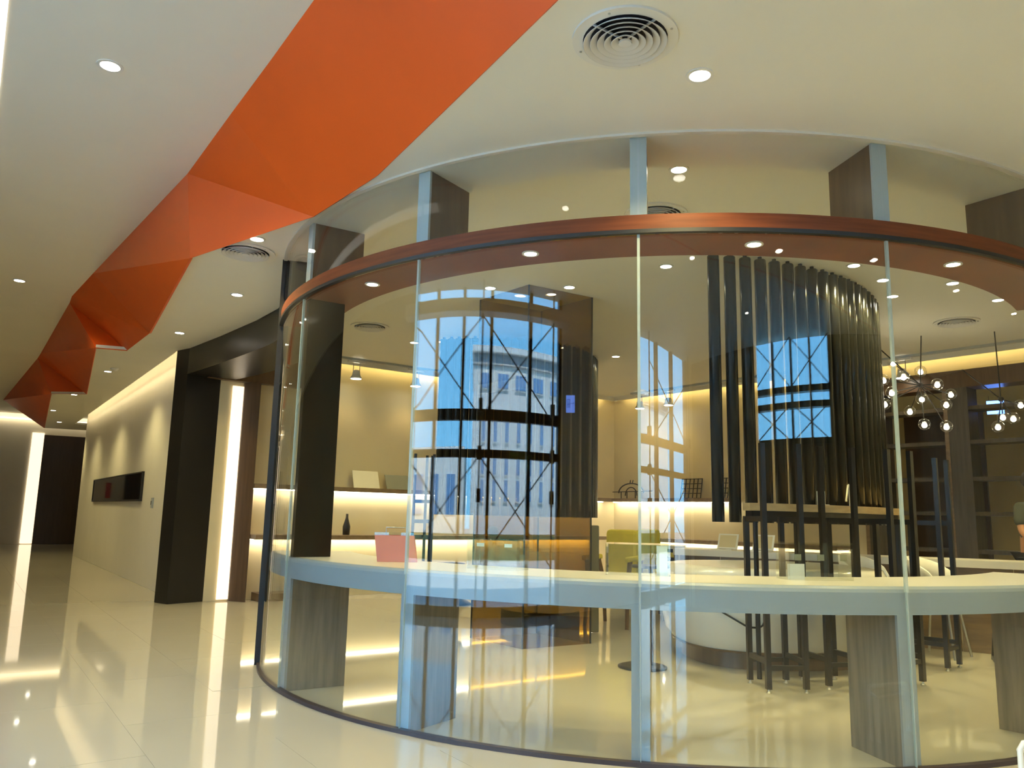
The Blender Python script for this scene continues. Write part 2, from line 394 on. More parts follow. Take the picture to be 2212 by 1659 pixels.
tag(MB().prism([ST(29.59, -0.95), ST(29.59, -0.8), ST(29.54, -0.8), ST(29.54, -0.95)], 1.5, 2.0).build('fire_alarm', 'red'), 'small red fire alarm on the far wall', 'alarm')
tag(MB().prism([ST(29.59, 0.1), ST(29.59, -0.4), ST(29.5, -0.4), ST(29.5, 0.1)], 0, 2.6).build('service_door', 'browndoor'), 'dark service door at the far left edge', 'door')
struct('wall_leak_block', MB().prism([ST(22.7, -6.0), ST(30, -6.0), ST(30, -6.2), ST(22.7, -6.2)], 0, ZH + 0.1), 'wall', 'unseen side wall added to stop sky light leaking into the far corridor')  # unseen wall added to shut out sky light at the open side
# display recessed in the white wall
def onw(d, off=0.0): return ST(WS0 + d, WT + off)
tv = thing('wall_display', 'wide black glass screen on the white corridor wall', 'screen', (*onw(5.9), 1.31))
def rel(o, pts): return [(x - o.location.x, y - o.location.y) for x, y in pts]
d0, d1 = 3.1, 8.85
MB().prism(rel(tv, [onw(d0, 0.002), onw(d1, 0.002), onw(d1, 0.03), onw(d0, 0.03)]), 0.03, 0.47).build('glass', 'screen', tv)
for (a, b, z0, z1) in ((d0 - 0.03, d1 + 0.03, 0.0, 0.03), (d0 - 0.03, d1 + 0.03, 0.47, 0.49), (d0 - 0.03, d0, 0.03, 0.47), (d1, d1 + 0.03, 0.03, 0.47)):
    MB().prism(rel(tv, [onw(a, 0.002), onw(b, 0.002), onw(b, 0.04), onw(a, 0.04)]), z0, z1).build('frame', 'blackmetal', tv)
sw = thing('wall_switch', 'small grey control panel on the white wall beside the black portal', 'switch', (*onw(2.15), 1.2))
MB().prism(rel(sw, [onw(2.1, 0.001), onw(2.23, 0.001), onw(2.23, 0.02), onw(2.1, 0.02)]), 0.0, 0.16).build('plate', 'greypost', sw)
MB().prism(rel(sw, [onw(2.18, 0.02), onw(2.21, 0.02), onw(2.21, 0.026), onw(2.18, 0.026)]), 0.05, 0.11).build('button', 'blackmetal', sw)

# black curved portal
pt = sroot('wall_portal', 'black curved portal wall joining the glass drum')
PORT_B = [(-4.22, 11.02), (-3.93, 10.92), (-3.18, 10.16), (-2.42, 9.2), (-2.05, 8.5), (-1.85, 7.8), (-1.72, 7.1), DP(DR - 0.25, A0 - 1)]
def smoothline(pts, k=6):
    out = []
    for i in range(len(pts) - 1):
        p0 = Vector(pts[max(i - 1, 0)]); p1 = Vector(pts[i]); p2 = Vector(pts[i + 1]); p3 = Vector(pts[min(i + 2, len(pts) - 1)])
        for j in range(k):
            t = j / k
            out.append(0.5 * ((2 * p1) + (-p0 + p2) * t + (2 * p0 - 5 * p1 + 4 * p2 - p3) * t * t + (-p0 + 3 * p1 - 3 * p2 + p3) * t ** 3))
    out.append(Vector(pts[-1]))
    return out
fr_ = smoothline(PORT_F[1:]); bk_ = smoothline(PORT_B[1:])
hd = MB()
nn = len(fr_)
for zz0, zz1 in ((2.97, ZL + 0.06),):
    vs = []
    for p in fr_: vs += [(p.x, p.y, zz0), (p.x, p.y, zz1)]
    hd.add(vs, [(2 * i, 2 * i + 2, 2 * i + 3, 2 * i + 1) for i in range(nn - 1)], True)
    vs = []
    for p in bk_: vs += [(p.x, p.y, zz0), (p.x, p.y, zz1)]
    hd.add(vs, [(2 * i, 2 * i + 1, 2 * i + 3, 2 * i + 2) for i in range(nn - 1)], True)
    vs = []
    for p, q in zip(fr_, bk_): vs += [(p.x, p.y, zz0), (q.x, q.y, zz0)]
    hd.add(vs, [(2 * i, 2 * i + 1, 2 * i + 3, 2 * i + 2) for i in range(nn - 1)])
    vs = []
    for p, q in zip(fr_, bk_): vs += [(p.x, p.y, zz1), (q.x, q.y, zz1)]
    hd.add(vs, [(2 * i, 2 * i + 2, 2 * i + 3, 2 * i + 1) for i in range(nn - 1)])
hd.build('header', 'black', pt)
MB().prism([PORT_F[0], PORT_F[1], PORT_B[1], PORT_B[0]], 0, ZL + 0.06).build('jamb', 'black', pt)
MB().prism([PORT_F[1], (-2.0, 6.9), PORT_B[-2], PORT_B[1]], ZL + 0.07, ZI + 0.1).build('header', 'black', pt)
ep = DP(DR + 0.015, A0)
MB().obox(DP(DR + 0.0, A0 - 0.6), (math.cos(rad(A0)), math.sin(rad(A0))), 0.04, 0.018, 0.0, ZL).build('end_post', 'blackmetal', pt)

# back walls of the drum room
KA, KC, KB = Vector((-4.1, 10.75)), Vector((1.97, 15.1)), Vector((6.42, 9.74))
uL = (KC - KA).normalized(); nL = Vector((uL.y, -uL.x))        # nL points to the camera side
uR = (KB - KC).normalized(); nR = Vector((uR.y, -uR.x))
if nL.y > 0: nL = -nL
if nR.y > 0: nR = -nR
def WL(d, off=0.0): p = KA + uL * d + nL * off; return (p.x, p.y)
def WR(d, off=0.0): p = KC + uR * d + nR * off; return (p.x, p.y)
LL = (KC - KA).length; LR = (KB - KC).length
struct('wall_back', MB().prism([WL(-0.2), WL(LL), WL(LL, -0.2), WL(-0.2, -0.2)], 0, ZI), 'tanwall', 'tan back wall with lit shelves left of the room corner')
struct('wall_right', MB().prism([WR(0, -0.0), WR(5.0), WR(5.0, -0.2), WR(0, -0.2)], 0, ZI), 'tanwall', 'tan back wall right of the room corner')
wr2 = MB().prism([WR(5.0), WR(9.0), WR(9.0, -0.2), WR(5.0, -0.2)], 3.22, ZI)
struct('wall_upper', wr2, 'tanwall', 'wall band above the open bookcase')
struct('wall_side', MB().box(9.5, 9.7, 8.6, 17, 0, ZI), 'tanwall', 'side wall of the next room behind the bookcase')
struct('wall_rear', MB().box(-4, 9.7, 16.5, 16.7, 0, ZI), 'tanwall', 'rear wall of the next room')
struct('wall_return', MB().prism([DP(DR + 0.03, A1 + 0.2), (TG[0] + 0.02, TG[1]), (9.5, 8.5), (9.5, 8.6), (TG[0] - 0.05, TG[1] + 0.1), DP(DR - 0.09, A1 + 0.2)], 0, ZI), 'wall', 'white return wall right of the glass drum')
struct('wall_lobby', MB().box(9.5, 9.7, -1.0, 8.5, 0, ZH + 0.2), 'lobbywall', 'lobby wall on the far right')

# ------------------------------------------------------------------ glazed fronts behind the camera
g2 = sroot('window_2', 'tall glazed lobby front with dark mullions and cable trusses')
def fpr(s0, s1, t0, t1, z0, z1): return MB().prism([ST(s0, t0), ST(s1, t0), ST(s1, t1), ST(s0, t1)], z0, z1)
for s in (1.05, 2.07, 3.36, 4.28, 5.2, 6.2, -2.4, -3.4, -4.4, -5.5):
    fpr(s - 0.05, s + 0.05, 2.92, 3.08, 0, ZH).build('mullion', 'mull', g2)
for (a, b) in ((1.05, 6.2), (-5.5, -2.4)):
    for z0, z1 in ((2.36, 2.5), (1.9, 2.0), (0.0, 0.12)):
        fpr(a, b, 2.94, 3.06, z0, z1).build('transom', 'mull', g2)
    ss = [a] + [s for s in (2.07, 3.36, 4.28, 5.2, -4.4, -3.4) if a < s < b] + [b]; ss = sorted(ss)
    for x, y in zip(ss[:-1], ss[1:]):
        fpr(x + 0.05, y - 0.05, 2.995, 3.005, 0.12, ZH).build('glass_pane', 'glass', g2)
ms = [6.0, 3.66, 1.42]
for s in ms + [-2.6, -5.2]:
    p = ST(s, 2.6)
    MB().cyl(p, 0.025, 0, ZH, 10).build('mast', 'mull', g2)
    for z in (1.35, 1.85, 2.42): MB().obox(p, AX, 0.06, 0.05, z, z + 0.16).build('mast_clamp', 'mull', g2)
def cable(p, q): MB().tube([p, q], 0.013, 6).build('cable', 'mull', g2)
for a, b in ((6.0, 3.66), (3.66, 1.42), (-2.6, -5.2)):
    for z0, z1 in ((2.35, 3.6), (0.6, 1.9)):
        cable((*ST(a, 2.6), z0), (*ST(b, 2.6), z1)); cable((*ST(a, 2.6), z1), (*ST(b, 2.6), z0))
MB().prism([ST(0.9, 2.45), ST(6.3, 2.45), ST(6.3, 2.75), ST(0.9, 2.75)], 3.62, 3.78).build('truss_beam', 'trim', g2)
struct('wall_front', fpr(-2.4, 1.0, 2.9, 3.2, 0, ZH + 0.1), 'wall', 'solid pier between the two glazed lobby fronts')
struct('wall_front_left', fpr(6.25, 30, 2.9, 3.2, 0, ZH + 0.1), 'lobbywall', 'solid lobby front wall running to the far end')
struct('wall_corner', fpr(-6.2, -5.55, 2.9, 3.2, 0, ZH + 0.1), 'wall', 'corner pier behind the camera')
g3 = sroot('window_3', 'high window in the end wall behind the camera')
def epr(t0, t1, z0, z1, s0=-6.15, s1=-5.95): return MB().prism([ST(s0, t0), ST(s1, t0), ST(s1, t1), ST(s0, t1)], z0, z1)
for t in (-0.4, -1.2, -2.0, -2.8, -3.6): epr(t - 0.04, t + 0.04, 2.38, ZH).build('mullion', 'mull', g3)
for z in (2.38, 2.95, 3.2): epr(-3.6, -0.4, z, z + 0.1).build('transom', 'mull', g3)
for a, b in ((-0.4, -1.2), (-1.2, -2.0), (-2.0, -2.8), (-2.8, -3.6)): epr(a - 0.04, b + 0.04, 2.4, ZH, -6.06, -6.05).build('glass_pane', 'glass', g3)
for a, b in ((-0.4, -2.0), (-2.0, -3.6)):
    for z0, z1 in ((3.25, ZH), (2.4, 3.0)):
        MB().tube([(*ST(-5.8, a), z0), (*ST(-5.8, b), z1)], 0.013, 6).build('cable', 'mull', g3)
        MB().tube([(*ST(-5.8, a), z1), (*ST(-5.8, b), z0)], 0.013, 6).build('cable', 'mull', g3)
ew = MB()
for a, b, z0, z1 in ((3.2, -0.36, 0, ZH + .1), (-0.36, -3.64, 0, 2.38), (-3.64, -8.2, 0, ZH + .1)):
    ew.prism([ST(-6.2, a), ST(-5.95, a), ST(-5.95, b), ST(-6.2, b)], z0, z1)
struct('wall_end', ew, 'browndoor', 'dark wood end wall behind the camera')

# outside: ground and the building across the street
struct('ground', MB().prism([ST(-60, 3.3), ST(70, 3.3), ST(70, 70), ST(-60, 70)], -0.4, -0.1), 'pave', 'paved street outside')
bd = thing('white_building', 'white office building with rows of windows across the street', 'building', (*ST(-3, 18), 0))
def bpr(s0, s1, t0, t1, z0, z1): return MB().prism(rel(bd, [ST(s0, t0), ST(s1, t0), ST(s1, t1), ST(s0, t1)]), z0, z1)
bpr(-22, 4.2, 18.15, 26, -0.1, 6.3).build('wall', 'bwhite', bd)
bpr(-22.3, 4.4, 17.7, 26, 6.3, 6.5).build('cornice', 'bwhite', bd)
bpr(-22, 4.2, 18.0, 18.2, 5.95, 6.3).build('frieze', 'bgrey', bd)
def bwin(s0, s1, z0, z1):
    f = bpr(s0, s1, 18.05, 18.2, z0, z1).build('window', 'bwhite', bd)
    n = 3 if s1 - s0 > 0.9 else 2
    for k in range(n):
        w = (s1 - s0 - 0.08) / n
        bpr(s0 + 0.05 + k * w, s0 + 0.03 + (k + 1) * w - 0.02, 18.02, 18.06, z0 + 0.05, z1 - 0.05).build('pane', 'bglass', f)
for k in range(10): bwin(2.3 - k * 1.9, 3.5 - k * 1.9, 5.15, 5.72)
for k in range(14):
    s = 3.2 - k * 1.25
    bwin(s - 0.45, s, 3.45, 4.5); bwin(s - 0.45, s, 1.6, 2.35); bwin(s - 0.45, s, 2.42, 3.1)
nb = thing('low_building', 'lower cream building beside the white office block', 'building', (*ST(9, 19), 0))
MB().prism(rel(nb, [ST(5.0, 19), ST(14, 19), ST(14, 25), ST(5.0, 25)]), -0.1, 3.4).build('wall', 'bwhite', nb)
for k in range(4):
    MB().prism(rel(nb, [ST(6 + 2 * k, 18.94), ST(7 + 2 * k, 18.94), ST(7 + 2 * k, 19.05), ST(6 + 2 * k, 19.05)]), 1.2, 2.5).build('window', 'bglass', nb)
tag(MB().prism([ST(-20, 16.5), ST(12, 16.5), ST(12, 17.2), ST(-20, 17.2)], -0.1, 0.65).build('hedge', 'hedge'), 'dark clipped hedge in front of the white building', 'hedge')

# ================================================================== GLASS DRUM
gw = sroot('window_1', 'curved glass wall of the drum')
edges = [A0] + SEAMS + [A1]
for a, b in zip(edges[:-1], edges[1:]):
    MB().arc(DC, DR - 0.006, DR + 0.006, a + 0.1, b - 0.1, 0.02, 2.733, 32).build('glass_pane', 'glass', gw)
    MB().arc(DC, DR - 0.016, DR - 0.006, a + 0.1, b - 0.1, 2.845, 3.313, 32).build('clerestory_pane', 'glass2', gw)
for a in SEAMS:
    d = (math.cos(rad(a)), math.sin(rad(a)))
    MB().obox(DP(DR, a), d, 0.008, 0.0075, 0.86, 2.733).build('glass_joint', 'joint', gw)
    MB().obox(DP(DR, a), d, 0.007, 0.002, 0.02, 0.86).build('glass_joint', 'joint', gw)
MB().arc(DC, DR - 0.018, DR + 0.022, A0, A1, 0.0, 0.022, 96).build('floor_channel', 'chan', gw)

ct = thing('curved_counter', 'curved white counter on white posts behind the glass', 'counter', (*DC, 0))
O = (0, 0)
def dloc(r, a): return (r * math.cos(rad(a)), r * math.sin(rad(a)))
MB().arc(O, 2.74, 3.34, A0 + 0.6, A1, 0.835, 0.885, 96).build('counter_top', 'lacquer', ct)
ap = MB()
# rounded white apron (profile swept round the drum)
prof = [(3.335, 0.744), (3.38, 0.744), (3.38, 0.855), (3.374, 0.872), (3.36, 0.884), (3.335, 0.885)]
nA = 96; rings = []
for i in range(nA + 1):
    a = A0 + 0.6 + (A1 - A0 - 0.6) * i / nA
    rings.append([(*dloc(r, a), z) for r, z in prof])
vs = [v for R_ in rings for v in R_]; np_ = len(prof)
ap.add(vs, [(i * np_ + k, (i + 1) * np_ + k, (i + 1) * np_ + (k + 1) % np_, i * np_ + (k + 1) % np_) for i in range(nA) for k in range(np_)], False)
ap.add(rings[0], [tuple(range(np_))]); ap.add(rings[-1], [tuple(range(np_))[::-1]])
ap.build('apron', 'frameW', ct)
for a in SEAMS:
    d = (math.cos(rad(a)), math.sin(rad(a)))
    MB().obox(dloc(3.371, a), d, 0.009, 0.046, 0.0, 0.744).build('post', 'frameW', ct)
    MB().obox(dloc(3.155, a), d, 0.205, 0.044, 0.0, 0.834).build('wood_fin', 'greywood', ct)
dfp = DP(3.235, -147.2)
tag(MB().obox(dfp, (math.cos(rad(-147.2)), math.sin(rad(-147.2))), 0.135, 0.03, 0.886, 2.738).build('dark_fin_panel', 'tube'),
    'tall glossy dark panel standing on the counter at the left end of the drum', 'panel')

rg = thing('wood_ring_beam', 'red mahogany ring beam hooped round the drum above the glass', 'beam', (*DC, 2.74))
MB().arc(O, 3.012, 3.425, A0, A1, 0.0, 0.10, 110).build('beam', 'redwood', rg)
MB().arc(O, 3.40, 3.431, A0, A1, -0.006, 0.016, 110).build('gasket', 'gasket', rg)
cs = thing('clerestory_frame', 'grey posts with brown fins standing on the wood ring', 'frame', (*DC, 2.84))
for a in SEAMS:
    d = (math.cos(rad(a)), math.sin(rad(a)))
    MB().obox(dloc(3.375, a), d, 0.009, 0.046, 0.0, 0.472).build('post', 'greypost', cs)
    MB().obox(dloc(3.172, a), d, 0.192, 0.044, 0.0, 0.472).build('fin', 'darkwood', cs)

# ================================================================== CEILING FITTINGS
def lamp(loc, label, power=LAMP_W, r=0.05, group=None, cone=130):
    t = thing('downlight', label, 'downlight', loc, 0, group)
    MB().arc(O, r, r * 1.35, 0, 360, -0.006, 0.004, 24).build('trim_ring', 'trim', t)
    MB().cyl(O, r, -0.004, 0.003, 24).build('lens', 'lens', t)
    ld = bpy.data.lights.new('downlight_beam', 'SPOT'); ld.energy = power * 4; ld.spot_size = rad(cone); ld.spot_blend = 0.7
    ld.color = WARM; ld.shadow_soft_size = r
    lo = link('downlight_beam', ld, t, (0, 0, -0.012))
    return t
LOBBY = [((0.874, 3.536), 'round downlight beside the large ceiling vent'), ((-2.764, 7.686), 'round downlight in the low ceiling nearest the black portal top'),
         ((-4.073, 9.484), 'round downlight in the low ceiling above the black portal corner'), ((-6.398, 12.39), 'round downlight above the corridor wall, beside the small sensor'),
         ((-8.408, 15.12), 'small round downlight by the second step of the orange ribbon'), ((-10.298, 17.749), 'tiny corridor downlight, second from the far end'),
         ((-11.542, 20.218), 'tiny corridor downlight nearest the far door'), ((-2.044, 6.023), 'downlight half hidden behind the orange ribbon edge')]
for k_, (p, l) in enumerate(LOBBY): lamp((*p, ZL), l, power=45 if k_ == 0 else 30)
for p, l in (((3.6, 2.6), 'added fill downlight in the low ceiling right of the picture'), ((6.8, 4.4), 'added fill downlight in the low ceiling far to the right'), ((2.2, 2.2), 'added fill downlight in the low ceiling just above the picture'), ((5.4, 3.2), 'added fill downlight in the low ceiling right of the drum')): lamp((*p, ZL), l, power=60)  # added lamps out of view, put in to brighten the lobby
lamp((-1.2, 1.9, ZH), 'added fill downlight in the high ceiling left of the camera', r=0.06, power=50)  # added lamp out of view, lifts the lobby ceiling brightness
lamp((2.9, -2.6, ZH), 'added fill downlight in the high ceiling far behind the camera', r=0.06, power=80)  # another added lamp, unseen, fills the lobby from behind the camera
lamp((-2.676, 4.797, ZH), 'large round downlight in the high ceiling at upper left', r=0.06, power=55)
lamp((-6.364, 9.884, ZH), 'round downlight in the high ceiling at the left edge', r=0.06, power=55)
lamp((1.01, -0.29, ZH), 'high ceiling downlight behind the camera', r=0.06, power=55)
lamp((-10.05, 14.97, ZH), 'high ceiling downlight hidden beyond the orange ribbon', r=0.06)
ordn = ['first', 'second', 'third', 'fourth', 'fifth', 'sixth', 'seventh']
for k, a in enumerate((-157.8, -135.4, -112.5, -89.6, -66.3, -43.2)):
    lamp(DP(3.215, a, 2.74), 'downlight in the underside of the wood ring, %s from the left' % ordn[k], power=8, r=0.038, cone=110)
INNER = [((-0.24, 7.73), 'inner ceiling downlight just left of the bronze pillar top'), ((0.55, 7.64), 'inner ceiling downlight just right of the bronze pillar top'),
         ((1.37, 6.91), 'inner ceiling downlight between the pillar and the black tubes'), ((3.01, 6.77), 'inner ceiling downlight in front of the black tubes'),
         ((3.46, 7.18), 'inner ceiling downlight at the right shoulder of the black tubes'), ((3.8, 7.71), 'inner ceiling downlight behind the right glass seam'),
         ((4.14, 7.23), 'inner ceiling downlight just under the ring edge at right'), ((4.89, 7.76), 'inner ceiling downlight at the far right under the ring'),
         ((-0.93, 10.3), 'inner ceiling downlight left of the rear tube cluster'), ((-1.32, 10.39), 'inner ceiling downlight behind the left glass seam'),
         ((1.46, 11.02), 'inner ceiling downlight right of the rear tube cluster'), ((1.06, 4.89), 'downlight seen above the wood ring through the clerestory')]
for p, l in INNER: lamp((*p, ZI), l)
for p, l in (((7.0, 11.8), 'next room downlight above the blue sign'), ((7.6, 12.6), 'next room downlight at the picture edge'), ((6.7, 13.2), 'next room downlight behind the bookcase')):
    lamp((*p, ZI), l, power=24)

def vent(loc, label, r=0.235):
    t = thing('ceiling_vent', label, 'air vent', loc)
    ri = r * 0.8
    MB().arc(O, ri, r, 0, 360, -0.012, 0.0, 40).build('flange', 'trim', t)
    MB().cyl(O, ri, -0.002, -0.0005, 32).build('duct_opening', 'duct', t)
    for k in range(5):
        rr = ri * (0.16 + 0.165 * k)
        MB().lathe([(rr, -0.004), (rr + 0.030, -0.030), (rr + 0.033, -0.029), (rr + 0.004, -0.003), (rr, -0.004)], (0, 0, 0), 36).build('vane_ring', 'vent', t)
    MB().cyl(O, ri * 0.15, -0.03, -0.02, 20).build('hub', 'vent', t)
    for k in range(4):
        a = rad(35 + 90 * k)
        MB().bar((0.02 * math.cos(a), 0.02 * math.sin(a), -0.01), (ri * math.cos(a), ri * math.sin(a), -0.01), 0.008).build('spoke', 'vent', t)
        MB().cyl(((r * 0.9) * math.cos(a + 0.5), (r * 0.9) * math.sin(a + 0.5)), 0.006, -0.015, -0.011, 8).build('screw', 'steel', t)
    return t
vent((0.471, 3.249, ZL), 'large round white air vent in the ceiling at the top')
vent((-2.235, 6.338, ZL), 'round air vent half hidden by the orange ribbon')
vent((-1.76, 9.51, ZI), 'round air vent inside the drum room at left')
vent((4.97, 8.66, ZI), 'round air vent inside the drum room at right')
vent((1.05, 5.67, ZI), 'round air vent glimpsed above the wood ring behind a grey post')
sn = thing('ceiling_sensor', 'small round sensor in the low ceiling above the corridor wall', 'sensor', (-6.15, 12.1, ZL))
MB().lathe([(0.06, 0), (0.06, -0.015), (0.03, -0.04), (0.001, -0.045)], n=16).build('body', 'trim', sn)

# track spot lamps along the back walls
def spot(loc, rz, label):
    t = thing('track_spot', label, 'spotlight', loc, rz)
    MB().box(-0.14, 0.14, -0.02, 0.02, -0.03, 0.0).build('mount', 'trim', t)
    for s in (-1, 1): MB().tube([(s * 0.05, 0, -0.03), (s * 0.05, 0, -0.19)], 0.006, 6).build('stem', 'steel', t)
    MB().lathe([(0.03, -0.14), (0.055, -0.16), (0.06, -0.22), (0.085, -0.25), (0.085, -0.27), (0.07, -0.272)], n=20).build('head', 'trim', t)
    MB().cyl(O, 0.075, -0.274, -0.266, 20).build('lens', 'lens', t)
    ld = bpy.data.lights.new('spot_beam', 'SPOT'); ld.energy = 22; ld.spot_size = rad(120); ld.spot_blend = 0.8; ld.color = (1, 0.72, 0.32); ld.shadow_soft_size = 0.06
    link('spot_beam', ld, t, (0, 0, -0.28))
angL = math.atan2(uL.y, uL.x); angR = math.atan2(uR.y, uR.x)
for d, l in ((1.95, 'track spotlight on the back wall nearest the dark panel'), (2.95, 'track spotlight on the back wall beside the left glass seam')):
    spot((*WL(d, 0.35), ZI - 0.034), angL, l)
for d, l in ((0.95, 'track spotlight right of the room corner'), (1.6, 'second track spotlight right of the room corner'), (5.6, 'track spotlight above the open bookcase')):
    spot((*WR(d, 0.35), ZI - 0.034), angR, l)
for k, (f, ang, a, b) in enumerate(((WL, angL, 0.6, LL - 0.9), (WR, angR, 0.75, LR + 1.5))):
    tag(MB().prism([f(a, 0.32), f(b, 0.32), f(b, 0.38), f(a, 0.38)], ZI - 0.031, ZI - 0.001).build('light_track', 'greypost'),
        ['lamp track along the left back wall', 'lamp track along the right back wall'][k], 'track')

tag(MB().prism([WL(0.8, 0.10), WL(LL - 0.3, 0.10), WL(LL - 0.3, 0.13), WL(0.8, 0.13)], ZI - 0.02, ZI - 0.005).build('wall_wash_light', 'wash'), 'slim warm wash light at the top of the left back wall', 'light')
tag(MB().prism([WR(0.3, 0.10), WR(LR + 1.0, 0.10), WR(LR + 1.0, 0.13), WR(0.3, 0.13)], ZI - 0.02, ZI - 0.005).build('wall_wash_light', 'wash'), 'slim warm wash light at the top of the right back wall', 'light')
struct('trim_4', MB().prism([WL(0.7, 0.17), WL(LL - 0.1, 0.17), WL(LL - 0.1, 0.19), WL(0.7, 0.19)], ZI - 0.075, ZI), 'ceil', 'white valance hiding the wash light on the left back wall')
struct('trim_5', MB().prism([WR(0.1, 0.17), WR(LR + 1.2, 0.17), WR(LR + 1.2, 0.19), WR(0.1, 0.19)], ZI - 0.075, ZI), 'ceil', 'white valance hiding the wash light on the right back wall')
# ================================================================== BACK WALL SHELVES
def shelf(f, a, b, off, z0, z1, label, mt='shelfwood', ledw=0.05):
    t = thing('wall_shelf', label, 'shelf', (*f(a), z0))
    MB().prism(rel(t, [f(a, 0.003), f(b, 0.003), f(b, off), f(a, off)]), 0, z1 - z0).build('board', mt, t)
    MB().prism(rel(t, [f(a + 0.02, 0.05), f(b - 0.02, 0.05), f(b - 0.02, 0.05 + ledw), f(a + 0.02, 0.05 + ledw)]), -0.012, -0.001).build('led_strip', 'led', t)
    return t
shelf(WL, 0.58, LL - 0.35, 0.30, 1.50, 1.56, 'long upper wooden shelf with a light strip on the left back wall')
shelf(WL, 0.58, LL - 0.6, 0.50, 0.82, 0.88, 'long lower wooden shelf with a light strip on the left back wall')
shelf(WR, 0.05, 2.75, 0.30, 1.50, 1.56, 'upper wooden shelf with a light strip on the right back wall')
shelf(WR, 0.6, 4.6, 0.45, 0.82, 0.88, 'lower wooden shelf with a light strip on the right back wall')
# lit slot and wooden upright at the left end
tag(MB().prism([WL(0.27, 0.01), WL(0.42, 0.01), WL(0.42, 0.03), WL(0.27, 0.03)], 0.02, 2.9).build('wall_light_slot', 'ledwall'), 'vertical glowing slot beside the black portal', 'light')
tag(MB().prism([WL(0.42, 0.003), WL(0.57, 0.003), WL(0.57, 0.30), WL(0.42, 0.06)], 0.0, 2.95).build('wood_upright', 'darkwood'), 'dark wooden upright right of the glowing slot', 'panel')
tag(MB().prism([WL(-0.1, 0.003), WL(1.4, 0.003), WL(1.4, 0.12), WL(-0.1, 0.12)], 2.96, ZI - 0.01).build('wood_lintel', 'darkwood'), 'dark wooden lintel above the glowing slot', 'panel')
tag(MB().prism([WL(0.74, 0.005), WL(1.6, 0.005), WL(1.6, 0.34), WL(0.74, 0.34)], 0.0, 0.10).build('wood_plinth', 'darkwood'), 'low dark plinth under the left shelves', 'plinth')
# boards on the upper shelf
def leaning(f, a, b, h, z, mt, name, label, off=0.2, lean=0.1, th=0.012):
    p0, p1 = Vector(f(a, off)), Vector(f(b, off)); n_ = (Vector(f(a, off + 1)) - Vector(f(a, off))).normalized()
    t = MB()
    B = [(*(p0), z), (*(p1), z), (*(p1 - n_ * lean), z + h), (*(p0 - n_ * lean), z + h)]
    Bk = [(x - n_.x * th, y - n_.y * th, zz) for x, y, zz in B]
    t.add(B + Bk, [(0, 1, 2, 3), (7, 6, 5, 4), (0, 4, 5, 1), (1, 5, 6, 2), (2, 6, 7, 3), (3, 7, 4, 0)])
    o = t.build(name, mt); return tag(o, label, 'board')
leaning(WL, 2.08, 2.5, 0.26, 1.56, 'cream', 'display_board', 'cream display board leaning on the upper shelf')
leaning(WL, 2.62, 3.02, 0.22, 1.56, 'greyboard', 'display_board', 'grey display board leaning on the upper shelf')
leaning(WL, 3.42, 3.62, 0.30, 1.56, 'purple', 'display_board', 'purple card leaning on the upper shelf behind the tall chair')
# wire sculpture of an arched car on the right wall shelf
cw = thing('wire_sculpture', 'black wire sculpture of an arched frame on the shelf', 'sculpture', (*WR(0.3, 0.2), 1.56), angR)
MB().tube([(0.0 + 0.30 - 0.30 * math.cos(PI * k / 12), 0, 0.10 + 0.17 * math.sin(PI * k / 12)) for k in range(13)], 0.012, 6).build('arch', 'blackmetal', cw)
MB().tube([(0.12 + 0.18 - 0.14 * math.cos(PI * k / 10), 0, 0.05 + 0.15 * math.sin(PI * k / 10)) for k in range(11)], 0.010, 6).build('inner_arch', 'blackmetal', cw)
for x in (0.06, 0.2, 0.4, 0.54): MB().tube([(x, 0, 0.0), (x, 0, 0.12)], 0.009, 6).build('leg', 'blackmetal', cw)
MB().tube([(-0.15, 0, 0.12), (0.8, 0, 0.13)], 0.008, 6).build('axle', 'blackmetal', cw)
for x in (0.27, 0.33): MB().tube([(x, 0, 0.26), (x + 0.02, 0, 0.33)], 0.009, 6).build('spike', 'blackmetal', cw)
def grid_rack(d, w, label):
    t = thing('wire_rack', label, 'rack', (*WR(d, 0.1), 1.56), angR)
    for k in range(6): MB().bar((w * k / 5, 0.02, 0.0), (w * k / 5, 0.08, 0.34), 0.012).build('upright', 'blackmetal', t)
    for k in range(5): MB().bar((0, 0.02 + 0.015 * k, 0.005 + 0.082 * k), (w, 0.02 + 0.015 * k, 0.005 + 0.082 * k), 0.012).build('crossbar', 'blackmetal', t)
grid_rack(1.62, 0.42, 'black wire grid rack on the right wall shelf')
grid_rack(2.28, 0.3, 'black wire grid rack behind the black tubes')

# ================================================================== BRONZE GLASS PILLAR
c0, c1, c2 = Vector((0.147, 7.578)), Vector((-0.353, 8.178)), Vector((0.812, 7.993))
c3 = c1 + c2 - c0
pl = thing('bronze_glass_pillar', 'square bronze glass pillar standing behind the counter', 'pillar', (*c0, 0))
for p, q in ((c0, c1), (c0, c2), (c1, c3), (c2, c3)):
    u = (q - p).normalized(); w = Vector((-u.y, u.x)) * 0.006
    MB().prism(rel(pl, [tuple(p - w), tuple(q - w), tuple(q + w), tuple(p + w)]), 0.0, ZI - 0.004).build('glass_face', 'bronze', pl)
for p in (c0, c1, c2, c3): MB().obox((p.x - c0.x, p.y - c0.y), (1, 0.3), 0.007, 0.007, 0, ZI - 0.003).build('corner_seam', 'blackmetal', pl)

